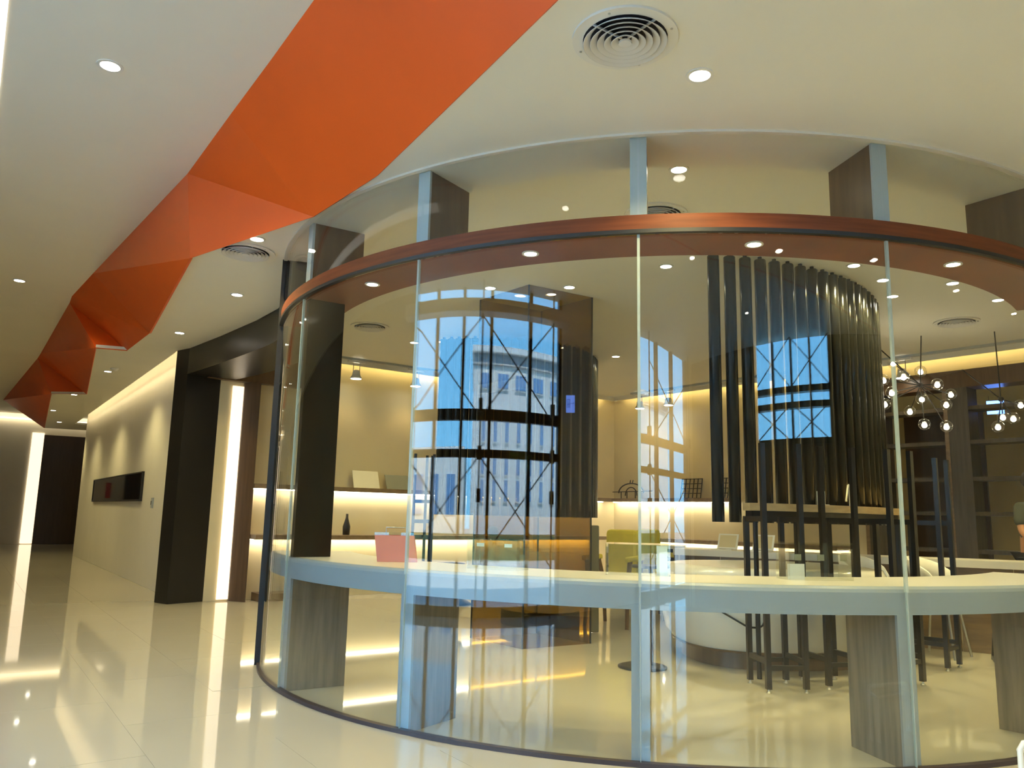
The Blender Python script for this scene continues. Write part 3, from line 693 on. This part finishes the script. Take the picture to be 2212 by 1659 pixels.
# ================================================================== HANGING BLACK TUBES
def tubes(name, c, R_, a0, a1, step, z0, label):
    t = thing(name, label, 'tube curtain', (*c, ZI))
    n = int(round((a1 - a0) / step))
    me = None
    for k in range(n + 1):
        a = rad(a0 + step * k)
        if me is None:
            mb = MB().lathe([(0.02, z0 - ZI + 0.0), (0.05, z0 - ZI), (0.05, -0.035), (0.045, -0.028), (0.02, -0.026)], n=20)
            mb.cyl(O, 0.018, -0.03, -0.001, 8)
            me = mb.mesh('tube'); me.materials.append(M['tube'])
        link('tube', me, t, (R_ * math.cos(a), R_ * math.sin(a), 0))
    return t
tubes('tube_curtain', (1.335, 9.155), 2.67, -82.3, -8, 3.15, 1.19, 'curved curtain of hanging black tubes at right')
tubes('tube_curtain', (-0.32, 11.45), 1.52, -112, -2, 3.95, 1.2, 'curtain of hanging black tubes behind the bronze pillar')

# ================================================================== FURNITURE BEHIND THE GLASS
# tall chairs
def tall_chair(loc, rz, label, ht=1.78, w=0.28, d=0.34, bar=0.037):
    t = thing('tall_chair', label, 'chair', loc, rz, 'tall black frame chairs')
    for sx_ in (-1, 1):
        for sy_, top in ((-1, ht), (1, 1.24)):
            x, y = sx_ * w / 2, sy_ * d / 2
            l = MB().box(x - bar / 2, x + bar / 2, y - bar / 2, y + bar / 2, 0.025, top).build('leg', 'blackmetal', t)
            MB().cyl((x, y), 0.02, 0.0, 0.012, 12, 0.012).cyl((x, y), 0.007, 0.01, 0.03, 8).build('foot', 'steel', l)
    for sx_ in (-1, 1):
        MB().box(sx_ * w / 2 - 0.012, sx_ * w / 2 + 0.012, -d / 2, d / 2, 0.19, 0.225).build('stretcher', 'blackmetal', t)
        MB().box(sx_ * w / 2 - 0.014, sx_ * w / 2 + 0.014, -d / 2, d / 2, 1.20, 1.24).build('arm', 'blackmetal', t)
    for sy_ in (-1, 1):
        MB().box(-w / 2, w / 2, sy_ * d / 2 - 0.012, sy_ * d / 2 + 0.012, 0.155, 0.185).build('footrest', 'blackmetal', t)
    MB().box(-w / 2 - 0.01, w / 2 + 0.01, -d / 2 - 0.01, d / 2 + 0.01, 0.70, 0.74).build('seat', 'blackmetal', t)
    return t
tall_chair((1.998, 6.105, 0), 0.09, 'tall black frame chair at the left end of the wooden ledge')
tall_chair((2.47, 6.29, 0), 0.22, 'second tall black frame chair along the wooden ledge')
tall_chair((2.98, 6.42, 0), 0.5, 'third tall black frame chair, hidden low down by the wooden fin')
tall_chair((3.69, 7.16, 0), 0.75, 'tall black frame chair right of the glass seam')
lc = thing('ladder_chair', 'tall black ladder-back chair left of the bronze pillar', 'chair', (-0.98, 9.1, 0), 0.1)
for x, y in ((-0.1, -0.12), (0.11, -0.1), (0.09, 0.12), (0.03, 0.12)): MB().box(x - 0.016, x + 0.016, y - 0.016, y + 0.016, 0, 1.87).build('post', 'blackmetal', lc)
for z in (0.95, 1.12, 1.34): MB().box(-0.1, 0.1, -0.12, -0.09, z - 0.02, z + 0.02).build('rung', 'blackmetal', lc)
MB().box(-0.13, 0.13, -0.13, 0.14, 0.6, 0.64).build('seat', 'blackmetal', lc)

# curved wooden ledge in front of the tubes
lg = thing('bar_ledge', 'curved light wood bar ledge in front of the black tubes', 'ledge', (1.335, 9.155, 0))
MB().arc(O, 2.735, 2.86, -78.5, -36, 1.285, 1.345, 30).build('top', 'lightwood', lg)
MB().arc(O, 2.745, 2.835, -78, -36.5, 1.20, 1.284, 30).build('apron', 'blackmetal', lg)
for a in (-77, -37.5): MB().cyl(dloc(2.80, a), 0.02, 0, 1.2, 10).build('leg', 'blackmetal', lg)
ez = thing('small_easel', 'small cream wooden easel standing on the bar ledge', 'easel', (*[c + d for c, d in zip((1.335, 9.155), dloc(2.8, -56.3))], 1.345), 0.45)
MB().tube([(-0.06, -0.03, 0.045), (-0.055, -0.02, 0.04), (0.0, 0.0, 0.175), (0.01, 0.0, 0.18)], 0.008, 8).build('leg', 'cream', ez)
MB().tube([(0.03, -0.03, 0.045), (0.03, -0.02, 0.04), (0.008, 0.0, 0.178)], 0.008, 8).build('leg', 'cream', ez)
MB().tube([(0.01, 0.0, 0.18), (0.035, 0.02, 0.10), (0.05, 0.03, 0.003)], 0.008, 8).build('leg', 'cream', ez)
bs = thing('book_stand', 'upright cream L-shaped stand on the bar ledge', 'stand', (*[c + d for c, d in zip((1.335, 9.155), dloc(2.8, -63.5))], 1.345), 0.3)
MB().box(-0.018, 0.018, -0.03, 0.03, 0.006, 0.115).build('back', 'cream', bs)
MB().box(-0.018, 0.06, -0.03, 0.03, 0, 0.006).build('base', 'cream', bs)

# white island with dark plinth
isl = thing('white_island', 'large rounded white island bench on a dark plinth', 'bench', (2.38, 7.43, 0), 0.16)
def oval(rx, ry, z, n=48, p=2.6, dx=0):
    out = []
    for k in range(n):
        a = 2 * PI * k / n; c, s = math.cos(a), math.sin(a)
        out.append((dx + rx * math.copysign(abs(c) ** (2 / p), c), ry * math.copysign(abs(s) ** (2 / p), s), z))
    return out
MB().loft([oval(0.84, 0.72, 0.15), oval(0.91, 0.78, 0.24), oval(0.96, 0.83, 0.5), oval(0.96, 0.83, 0.74), oval(0.93, 0.80, 0.80), oval(0.82, 0.69, 0.815)]).build('shell', 'sofa', isl)
MB().loft([oval(0.77, 0.65, 0.0), oval(0.77, 0.65, 0.152)]).build('plinth', 'darkwood', isl)
MB().loft([oval(0.845, 0.725, 0.135), oval(0.85, 0.73, 0.152)]).build('edge_band', 'darkwood', isl)
ppts = []
ov = oval(0.962, 0.832, 0.5, 192)
seq = [ov[i] for i in range(108, 136)]
for i, q in enumerate(seq):
    z = 0.36 + 0.18 * math.cos(min(1, i / 20.0) * PI / 2) if i < 24 else 0.36 + 0.02 * (i - 23) ** 2
    ppts.append((q[0] * 1.003, q[1] * 1.003, z))
ppts += [(seq[-1][0] * 1.003, seq[-1][1] * 1.003, 0.64)]
MB().tube(ppts, 0.008, 6).build('piping', 'blackmetal', isl)

# pedestal with round base
pd = thing('pedestal_stand', 'slim black pedestal with a round floor disc behind the middle post', 'stand', (1.12, 6.80, 0))
MB().lathe([(0.001, 0.0), (0.20, 0.0), (0.20, 0.012), (0.17, 0.02), (0.03, 0.024)], n=36).build('base', 'blackmetal', pd)
MB().tube([(0.07, -0.02, 0.02), (0.07, -0.02, 0.80)], 0.018, 10).build('pole', 'blackmetal', pd)
MB().cyl((0.07, -0.02), 0.16, 0.80, 0.82, 24).build('top', 'blackmetal', pd)

# long bar counter at the right with laptops
bc0, bc1 = Vector((1.9, 9.35)), Vector((5.28, 7.48))
ub = (bc1 - bc0).normalized(); nb_ = Vector((-ub.y, ub.x))
LB = (bc1 - bc0).length
br = thing('bar_counter', 'long pale bar counter with wooden front at the right', 'counter', (*bc0, 0), math.atan2(ub.y, ub.x))
MB().box(0, LB, 0, 0.55, 0.80, 0.87).build('top', 'lacquer', br)
for k in range(8):
    MB().box(0.06 + k * (LB - 0.12) / 8 + 0.004, 0.06 + (k + 1) * (LB - 0.12) / 8 - 0.004, 0.06, 0.09, 0.0, 0.80).build('front_panel', 'shelfwood', br)
MB().box(0.0, 0.05, 0.03, 0.55, 0, 0.80).build('side_panel', 'greywood', br)
def BCP(d, off, z): p = bc0 + ub * d + nb_ * off; return (p.x, p.y, z)
angB = math.atan2(ub.y, ub.x)
def laptop(d, label):
    t = thing('laptop', label, 'laptop', BCP(d, 0.28, 0.87), angB - 0.15, 'white laptops on the bar counter')
    MB().box(-0.12, 0.12, -0.16, 0.0, 0.0, 0.012).build('base', 'white', t)
    MB().box(-0.09, 0.09, -0.09, -0.02, 0.012, 0.014).build('keyboard', 'greyboard', t)
    MB().box(-0.03, 0.03, -0.15, -0.10, 0.012, 0.0135).build('touchpad', 'greyboard', t)
    l = MB().add([(-0.12, 0, 0.012), (0.12, 0, 0.012), (0.12, 0.07, 0.18), (-0.12, 0.07, 0.18), (-0.12, 0.01, 0.012), (0.12, 0.01, 0.012), (0.12, 0.08, 0.18), (-0.12, 0.08, 0.18)],
                 [(0, 1, 2, 3), (7, 6, 5, 4), (0, 4, 5, 1), (1, 5, 6, 2), (2, 6, 7, 3), (3, 7, 4, 0)]).build('lid', 'white', t)
    MB().add([(-0.10, 0.004, 0.03), (0.10, 0.004, 0.03), (0.10, 0.062, 0.165), (-0.10, 0.062, 0.165)], [(0, 1, 2, 3)]).build('screen', 'tanwall', l)
laptop(0.55, 'open white laptop at the left end of the bar counter')
laptop(0.95, 'open white laptop partly behind a tall chair post')
# white shell chairs by the bar
def shell_chair(loc, rz, label):
    t = thing('shell_chair', label, 'chair', loc, rz, 'white shell chairs')
    MB().loft([[(rr * math.cos(2 * PI * k / 24), rr * math.sin(2 * PI * k / 24), z) for k in range(24)] for rr, z in ((0.12, 0.60), (0.19, 0.62), (0.215, 0.66), (0.205, 0.69), (0.12, 0.70))]).build('seat', 'white', t)
    bk2 = MB(); rg2 = []
    for k in range(17):
        a = rad(-20 + 220 * k / 16); hh = 0.69 + 0.20 * math.sin(PI * k / 16) ** 0.6
        c_, s_ = math.cos(a), math.sin(a)
        rg2.append([(0.205 * c_, 0.205 * s_, 0.65), (0.228 * c_, 0.228 * s_, 0.65), (0.255 * c_, 0.255 * s_, hh), (0.245 * c_, 0.245 * s_, hh + 0.012), (0.232 * c_, 0.232 * s_, hh)])
    bk2.loft(rg2).build('backrest', 'white', t)
    for x in (-1, 1):
        for y in (-1, 1): MB().tube([(x * 0.1, y * 0.1, 0.65), (x * 0.19, y * 0.19, 0.0)], 0.012, 8).build('leg', 'steel', t)
shell_chair((3.55, 8.06, 0), 0.5, 'white shell bar chair behind the tall chairs, left one')
shell_chair((4.08, 7.74, 0), 0.7, 'white shell bar chair behind the tall chairs, right one')

ss_ = thing('trestle_stool', 'dark trestle stool in front of the bar counter', 'stool', (4.58, 7.35, 0), -0.45)
MB().box(-0.2, 0.2, -0.16, 0.16, 0.62, 0.66).build('seat', 'darkwood', ss_)
for x in (-1, 1):
    MB().bar((x * 0.14, -0.12, 0.62), (x * 0.20, -0.16, 0.0), 0.035).build('leg', 'blackmetal', ss_)
    MB().bar((x * 0.14, 0.12, 0.62), (x * 0.20, 0.16, 0.0), 0.035).build('leg', 'blackmetal', ss_)
    MB().bar((x * 0.2, -0.16, 0.02), (x * 0.2, 0.16, 0.02), 0.03).build('runner', 'blackmetal', ss_)
MB().bar((-0.175, 0, 0.28), (0.175, 0, 0.28), 0.03).build('stretcher', 'blackmetal', ss_)

# yellow armchairs
def armchair(loc, rz, label):
    t = thing('armchair', label, 'armchair', loc, rz, 'yellow armchairs')
    bevel(MB().box(-0.22, 0.22, -0.28, 0.25, 0.44, 0.58).build('seat', 'yellow', t), 0.04)
    bevel(MB().box(-0.20, 0.20, 0.22, 0.32, 0.5, 1.07).build('backrest', 'yellow', t), 0.05)
    for s in (-1, 1):
        bevel(MB().box(s * 0.26 - 0.03, s * 0.26 + 0.03, -0.28, 0.24, 0.72, 0.78).build('arm', 'yellow', t), 0.02)
        MB().tube([(s * 0.25, -0.26, 0.0), (s * 0.235, -0.2, 0.45), (s * 0.26, -0.18, 0.73)], 0.022, 8, 0.03).build('leg', 'darkwood', t)
        MB().tube([(s * 0.23, 0.30, 0.0), (s * 0.23, 0.24, 0.5), (s * 0.26, 0.16, 0.73)], 0.022, 8, 0.03).build('leg', 'darkwood', t)
armchair((1.22, 9.35, 0), -0.5, 'yellow fabric armchair with dark wooden legs beside the bronze pillar')
armchair((1.95, 10.2, 0), 0.6, 'yellow fabric armchair farther back beside a desk')
# grey tub seat and desk behind
ds = thing('dark_desk', 'dark desk with a pale top behind the yellow armchairs', 'desk', (1.95, 11.5, 0), -0.25)
MB().box(-0.5, 0.55, -0.25, 0.25, 0.80, 0.84).build('top', 'white', ds)
MB().box(-0.48, 0.53, -0.22, 0.22, 0.0, 0.80).build('body', 'blackmetal', ds)
gs = thing('side_panel_screen', 'rounded olive panel beside the bronze pillar', 'panel', (0.93, 8.75, 0), 0.2)
bevel(MB().box(-0.05, 0.05, -0.02, 0.02, 0.0, 1.12).build('panel', 'tankgrey', gs), 0.015)
tag(MB().cyl((0.38, 9.4), 0.45, 0.0, 0.16, 40).build('round_plinth', 'blackmetal'), 'low round black plinth seen through the bronze pillar', 'plinth')
st_ = thing('flared_stool', 'black stool with a flared foot below the lit shelf', 'stool', (-0.78, 11.2, 0))
MB().lathe([(0.001, 0.0), (0.30, 0.0), (0.22, 0.06), (0.09, 0.22), (0.07, 0.42), (0.17, 0.5), (0.20, 0.55), (0.001, 0.56)], n=28).build('body', 'blackmetal', st_)
gb = thing('dark_bottle', 'dark bottle on the lower shelf beside the dark panel', 'bottle', (*WL(1.95, 0.3), 0.88))
MB().lathe([(0.001, 0), (0.05, 0.0), (0.055, 0.12), (0.02, 0.24), (0.018, 0.30), (0.001, 0.30)], n=16).build('body', 'blackmetal', gb)
dc = tag(MB().lathe([(0.001, 0.0), (0.09, 0.0), (0.11, 0.06), (0.06, 0.14), (0.001, 0.15)], WL(4.55, 0.25) + (0.88,), 16).build('round_vase', 'teal'), 'small dark vase on the lower shelf', 'vase')

# ------------------------------------------------------------------ things on the curved counter
def acrylic(r, a, w, d, h, label, card=True):
    t = thing('acrylic_box', label, 'display box', DP(r, a, 0.8855), rad(a + 90))
    th = 0.006
    for x0, x1, y0, y1, z0, z1 in ((-w / 2, w / 2, -d / 2, -d / 2 + th, 0, h), (-w / 2, w / 2, d / 2 - th, d / 2, 0, h),
                                   (-w / 2, -w / 2 + th, -d / 2 + th, d / 2 - th, 0, h), (w / 2 - th, w / 2, -d / 2 + th, d / 2 - th, 0, h)):
        MB().box(x0, x1, y0, y1, z0, z1).build('side', 'acrylic', t)
    MB().box(-w / 2, w / 2, -d / 2, d / 2, h + 0.0005, h + th).build('lid', 'acrylic', t)
    return t
t = acrylic(2.93, -82.0, 0.38, 0.16, 0.20, 'clear acrylic box with a white card on the counter near the tall chairs')
MB().box(-0.17, -0.07, -0.02, -0.015, 0.0, 0.085).build('card', 'white', t)
for k in range(3): MB().box(-0.09 + 0.14 * k, -0.05 + 0.14 * k, 0.05, 0.055, 0.10, 0.135).build('tag', 'greyboard', t)
t = acrylic(2.9, -101.5, 0.36, 0.16, 0.17, 'clear acrylic box with a tall white panel behind the middle glass seam')
MB().box(0.105, 0.165, -0.02, -0.01, 0.0, 0.165).build('panel', 'white', t)
t = acrylic(2.95, -118.0, 0.34, 0.16, 0.17, 'clear acrylic box on the counter in front of the bronze pillar')
MB().box(-0.12, -0.07, -0.05, -0.045, 0.13, 0.15).build('tag', 'white', t)
MB().box(0.07, 0.12, -0.05, -0.045, 0.13, 0.15).build('tag', 'white', t)
rh = thing('red_holder', 'translucent red acrylic holder with a wire handle on the counter', 'holder', DP(2.93, -134.6, 0.8855), 0.08)
w, h = 0.26, 0.17
def slab(y0, y1, z0, z1, x0=-w / 2, x1=w / 2, sh=0.16):
    P = []
    for y in (y0, y1):
        for x, z in ((x0, z0), (x1, z0), (x1, z1), (x0, z1)): P.append((x - sh * z, y + 0.15 * z, z))
    return MB().add(P, [(0, 1, 2, 3), (7, 6, 5, 4), (0, 4, 5, 1), (1, 5, 6, 2), (2, 6, 7, 3), (3, 7, 4, 0)])
slab(-0.06, -0.05, 0.0, h).build('front', 'redcard', rh)
slab(-0.062, -0.05, h + 0.0005, h + 0.02).build('clear_edge', 'acrylic', rh)
slab(0.05, 0.06, 0.0, h).build('back', 'red', rh)
slab(-0.049, 0.049, 0.0, h, w / 2 - 0.008, w / 2).build('side', 'red', rh)
MB().box(-w / 2, w / 2 - 0.01, -0.049, 0.049, 0.0, 0.008).build('base', 'red', rh)
MB().tube([(-0.09, 0.09, h - 0.02), (-0.09, 0.09, h + 0.05), (0.06, 0.09, h + 0.05), (0.06, 0.09, h - 0.02)], 0.005, 6).build('handle', 'steel', rh)

# ================================================================== OPEN BOOKCASE (right) AND THE ROOM BEHIND
bk = thing('open_bookcase', 'tall open wooden bookcase dividing the rooms at right', 'bookcase', (*WR(4.9), 0), angR)
def bkbox(a, b, y0, y1, z0, z1, name, mt='casewood'): return MB().box(a, b, y0, y1, z0, z1).build(name, mt, bk)
bkbox(0.0, 3.6, -0.16, 0.16, 2.98, 3.21, 'top_beam', 'darkwood')
for x in (0.0, 1.12, 2.6): bkbox(x, x + 0.05, -0.165, 0.165, 0, 2.98, 'upright', 'shelfwood'); bkbox(x + 0.05, x + 0.30, -0.16, 0.16, 0, 2.98, 'pier')
for z in (0.86, 1.33, 1.77, 2.24, 2.68):
    for a, b in ((0.30, 1.12), (1.42, 2.6)): bkbox(a, b, -0.15, 0.15, z, z + 0.05, 'shelf', 'casewood')
tag(MB().prism([WR(4.9, -1.2), WR(6.0, -1.2), WR(6.0, -1.25), WR(4.9, -1.25)], 0, 2.9).build('dark_screen', 'browndoor'), 'dark wooden screen behind the left bays of the bookcase', 'screen')
tag(MB().prism([WR(6.4, -2.2), WR(6.75, -2.2), WR(6.75, -2.3), WR(6.4, -2.3)], 0, 2.5).build('dark_cabinet', 'blackmetal'), 'dark cabinet in the room behind the bookcase', 'cabinet')
# exit sign in the next room and in the lobby behind the camera
def exit_sign(loc, rz, label):
    t = thing('exit_sign', label, 'sign', loc, rz)
    MB().box(-0.17, 0.17, -0.02, 0.02, 0, 0.30).build('box', 'sign', t)
    for s in (-1, 1):
        y = s * 0.0225
        for a, b in (((-0.02, y, 0.08), (-0.02, y, 0.23)), ((-0.12, y, 0.08), (-0.12, y, 0.23)), ((-0.12, y, 0.225), (-0.02, y, 0.225)), ((-0.07, y, 0.09), (-0.07, y, 0.2)), ((-0.11, y, 0.155), (-0.03, y, 0.155)),
                     ((0.03, y, 0.155), (0.13, y, 0.155)), ((0.09, y, 0.20), (0.135, y, 0.155)), ((0.09, y, 0.11), (0.135, y, 0.155))):
            MB().bar(a, b, 0.014, 0.005).build('symbol', 'signdark', t)
    for x in (-0.12, 0.12): MB().tube([(x, 0, 0.30), (x, 0, 0.42)], 0.006, 6).build('hanger', 'steel', t)
    return t
sg2 = exit_sign((6.62, 10.75, 2.72), -0.6, 'blue lit exit sign in the room behind the bookcase')
sg2.scale = (0.6, 0.6, 0.6)
sg = exit_sign((-1.69, 0.78, 2.28), -0.526, 'blue lit exit sign hung in the lobby, seen mirrored in the glass')
sg.scale = (0.6, 0.6, 0.6)
MB().tube([(0, 0, 0.42), (0, 0, (ZH - 2.28) / 0.6)], 0.012, 6).build('drop_rod', 'steel', sg)

# globe chandeliers
def chandelier(name, hub, globes, anchors, label):
    t = thing(name, label, 'chandelier', hub)
    hv = Vector(hub)
    MB().ball((0, 0, 0), 0.03, 8).build('hub', 'blackmetal', t)
    for a in anchors: MB().tube([(0, 0, 0), tuple(Vector(a) - hv)], 0.007, 6).build('rod', 'blackmetal', t)
    for gpos in globes:
        g = Vector(gpos) - hv
        d = g.normalized()
        MB().tube([(0, 0, 0), tuple(g - d * 0.05)], 0.006, 6).build('arm', 'blackmetal', t)
        gl = MB().ball(tuple(g), 0.065, 12).build('globe', 'bulbglass', t)
        MB().ball(tuple(g + Vector((0, 0, -0.012))), 0.028, 8).build('bulb', 'bulb', gl)
G1 = [(4.4, 9.0, 3.04), (4.31, 8.6, 2.81), (4.71, 9.0, 2.95), (4.73, 8.7, 2.75), (4.23, 8.9, 2.82), (4.17, 8.6, 2.63), (4.18, 8.8, 2.53), (4.6, 8.8, 2.6), (4.98, 9.0, 2.57), (5.21, 9.3, 2.74), (4.66, 9.2, 2.51), (4.61, 8.8, 2.31), (4.8, 8.7, 2.28)]
chandelier('globe_chandelier', (4.62, 8.85, 2.76), G1, [(4.0, 9.0, 3.44), (4.9, 9.3, 3.44)], 'branching black chandelier with many clear glass globes')
chandelier('globe_chandelier', (5.52, 8.85, 2.62), [(5.62, 9.0, 2.44), (5.61, 8.8, 2.4), (5.37, 8.7, 2.29), (5.9, 9.1, 2.6)], [(5.25, 9.1, 3.0), (5.6, 9.0, 3.44)], 'smaller globe chandelier near the right edge of the picture')

# ------------------------------------------------------------------ person at the right edge
pr_ = thing('person', 'person in a grey-green t-shirt reaching down at the right picture edge', 'person', (5.55, 8.5, 0), 0.35)
def skin(name, joints, edges, mt, parent, sub=2):
    me = bpy.data.meshes.new(name); me.from_pydata([j[0] for j in joints], edges, [])
    me.materials.append(M[mt]); o = link(name, me, parent)
    sk = o.modifiers.new('skin', 'SKIN'); sk.use_smooth_shade = True
    for i, j in enumerate(joints):
        sv = me.skin_vertices[0].data[i]; r = j[1]; sv.radius = (r, r) if not isinstance(r, tuple) else r
        sv.use_root = (i == 0)
    s_ = o.modifiers.new('sub', 'SUBSURF'); s_.levels = 1; s_.render_levels = sub
    return o
J = [((0, 0, 0.95), 0.13), ((0, 0, 1.12), 0.125), ((0, -0.01, 1.32), (0.15, 0.105)), ((0, 0.0, 1.45), 0.07), ((0, -0.01, 1.52), 0.052), ((0, -0.03, 1.60), 0.08), ((0, -0.03, 1.70), 0.085),
     ((-0.17, 0, 1.40), 0.06), ((-0.24, -0.04, 1.15), 0.043), ((-0.20, -0.24, 0.98), 0.034), ((-0.19, -0.29, 0.95), 0.028),
     ((0.17, 0, 1.40), 0.06), ((0.25, -0.02, 1.14), 0.043), ((0.24, -0.16, 0.93), 0.034), ((0.24, -0.20, 0.90), 0.028),
     ((-0.1, 0, 0.86), 0.085), ((-0.11, 0, 0.48), 0.06), ((-0.11, 0.02, 0.09), 0.042), ((-0.11, -0.14, 0.035), 0.032),
     ((0.1, 0, 0.86), 0.085), ((0.11, 0, 0.48), 0.06), ((0.11, 0.02, 0.09), 0.042), ((0.11, -0.14, 0.035), 0.032)]
E_ = [(0, 1), (1, 2), (2, 3), (3, 4), (4, 5), (5, 6), (2, 7), (7, 8), (8, 9), (9, 10), (2, 11), (11, 12), (12, 13), (13, 14), (0, 15), (15, 16), (16, 17), (17, 18), (0, 19), (19, 20), (20, 21), (21, 22)]
skin('body', J, E_, 'skin', pr_)
def hand(p, s):
    x, y, z = p
    jj = [((x, y, z), 0.022), ((x, y - 0.05, z - 0.012), 0.03)]
    ee = [(0, 1)]
    for k, (dx, L_) in enumerate(((-0.028, 0.062), (-0.009, 0.07), (0.01, 0.066), (0.028, 0.052))):
        b = len(jj); jj += [((x + dx, y - 0.075, z - 0.012), 0.0095), ((x + dx, y - 0.075 - L_ * 0.55, z - 0.02), 0.0085), ((x + dx, y - 0.075 - L_, z - 0.04), 0.0075)]
        ee += [(1, b), (b, b + 1), (b + 1, b + 2)]
    b = len(jj); jj += [((x + s * 0.04, y - 0.045, z - 0.02), 0.011), ((x + s * 0.055, y - 0.08, z - 0.03), 0.0095)]
    ee += [(0, b), (b, b + 1)]
    return skin('hand', jj, ee, 'skin', pr_, 1)
hand((-0.19, -0.29, 0.95), 1); hand((0.24, -0.20, 0.90), -1)
TJ = [((0, 0, 0.90), 0.15), ((0, 0, 1.12), 0.145), ((0, -0.01, 1.32), (0.175, 0.125)), ((0, 0.0, 1.43), 0.085), ((-0.18, 0, 1.40), 0.08), ((-0.235, -0.03, 1.2), 0.068), ((0.18, 0, 1.40), 0.08), ((0.245, -0.015, 1.2), 0.068)]
skin('t_shirt', TJ, [(0, 1), (1, 2), (2, 3), (2, 4), (4, 5), (2, 6), (6, 7)], 'shirt', pr_)
QJ = [((0, 0, 0.93), 0.145), ((-0.1, 0, 0.84), 0.1), ((-0.11, 0, 0.48), 0.078), ((-0.11, 0.02, 0.1), 0.062), ((0.1, 0, 0.84), 0.1), ((0.11, 0, 0.48), 0.078), ((0.11, 0.02, 0.1), 0.062)]
skin('trousers', QJ, [(0, 1), (1, 2), (2, 3), (0, 4), (4, 5), (5, 6)], 'trouser', pr_)
hr = MB().ball((0, -0.01, 1.70), 0.105, 12, 1.0).build('hair', 'hair', pr_)
for s in (-1, 1):
    MB().ball((s * 0.035, -0.112, 1.645), 0.012, 8).build('eye', 'hair', pr_)
    MB().ball((s * 0.09, -0.02, 1.63), 0.022, 8, 1.4).build('ear', 'skin', pr_)
MB().ball((0, -0.118, 1.61), 0.016, 8, 1.6).build('nose', 'skin', pr_)
MB().ball((0, -0.108, 1.575), 0.018, 8, 0.35).build('mouth', 'red', pr_)

# white tubular stand in the lobby at the bottom right
wf = thing('white_tube_stand', 'low white tubular frame on the floor at the bottom right corner', 'stand', (2.22, 3.62, 0), 0.1)
MB().tube([(0, 0, 0.0), (0, 0, 0.26), (0.015, -0.005, 0.285), (0.04, -0.01, 0.29), (0.42, -0.08, 0.27), (0.44, -0.085, 0.25), (0.44, -0.085, 0.0)], 0.012, 10).build('frame', 'white', wf)
MB().tube([(0.03, 0.05, 0.0), (0.03, 0.05, 0.24), (0.42, -0.03, 0.23), (0.42, -0.03, 0.0)], 0.010, 10).build('rear_frame', 'white', wf)
MB().tube([(0.03, 0.05, 0.24), (0.0, 0, 0.26)], 0.009, 8).build('link', 'white', wf)
bpy.context.view_layer.update()
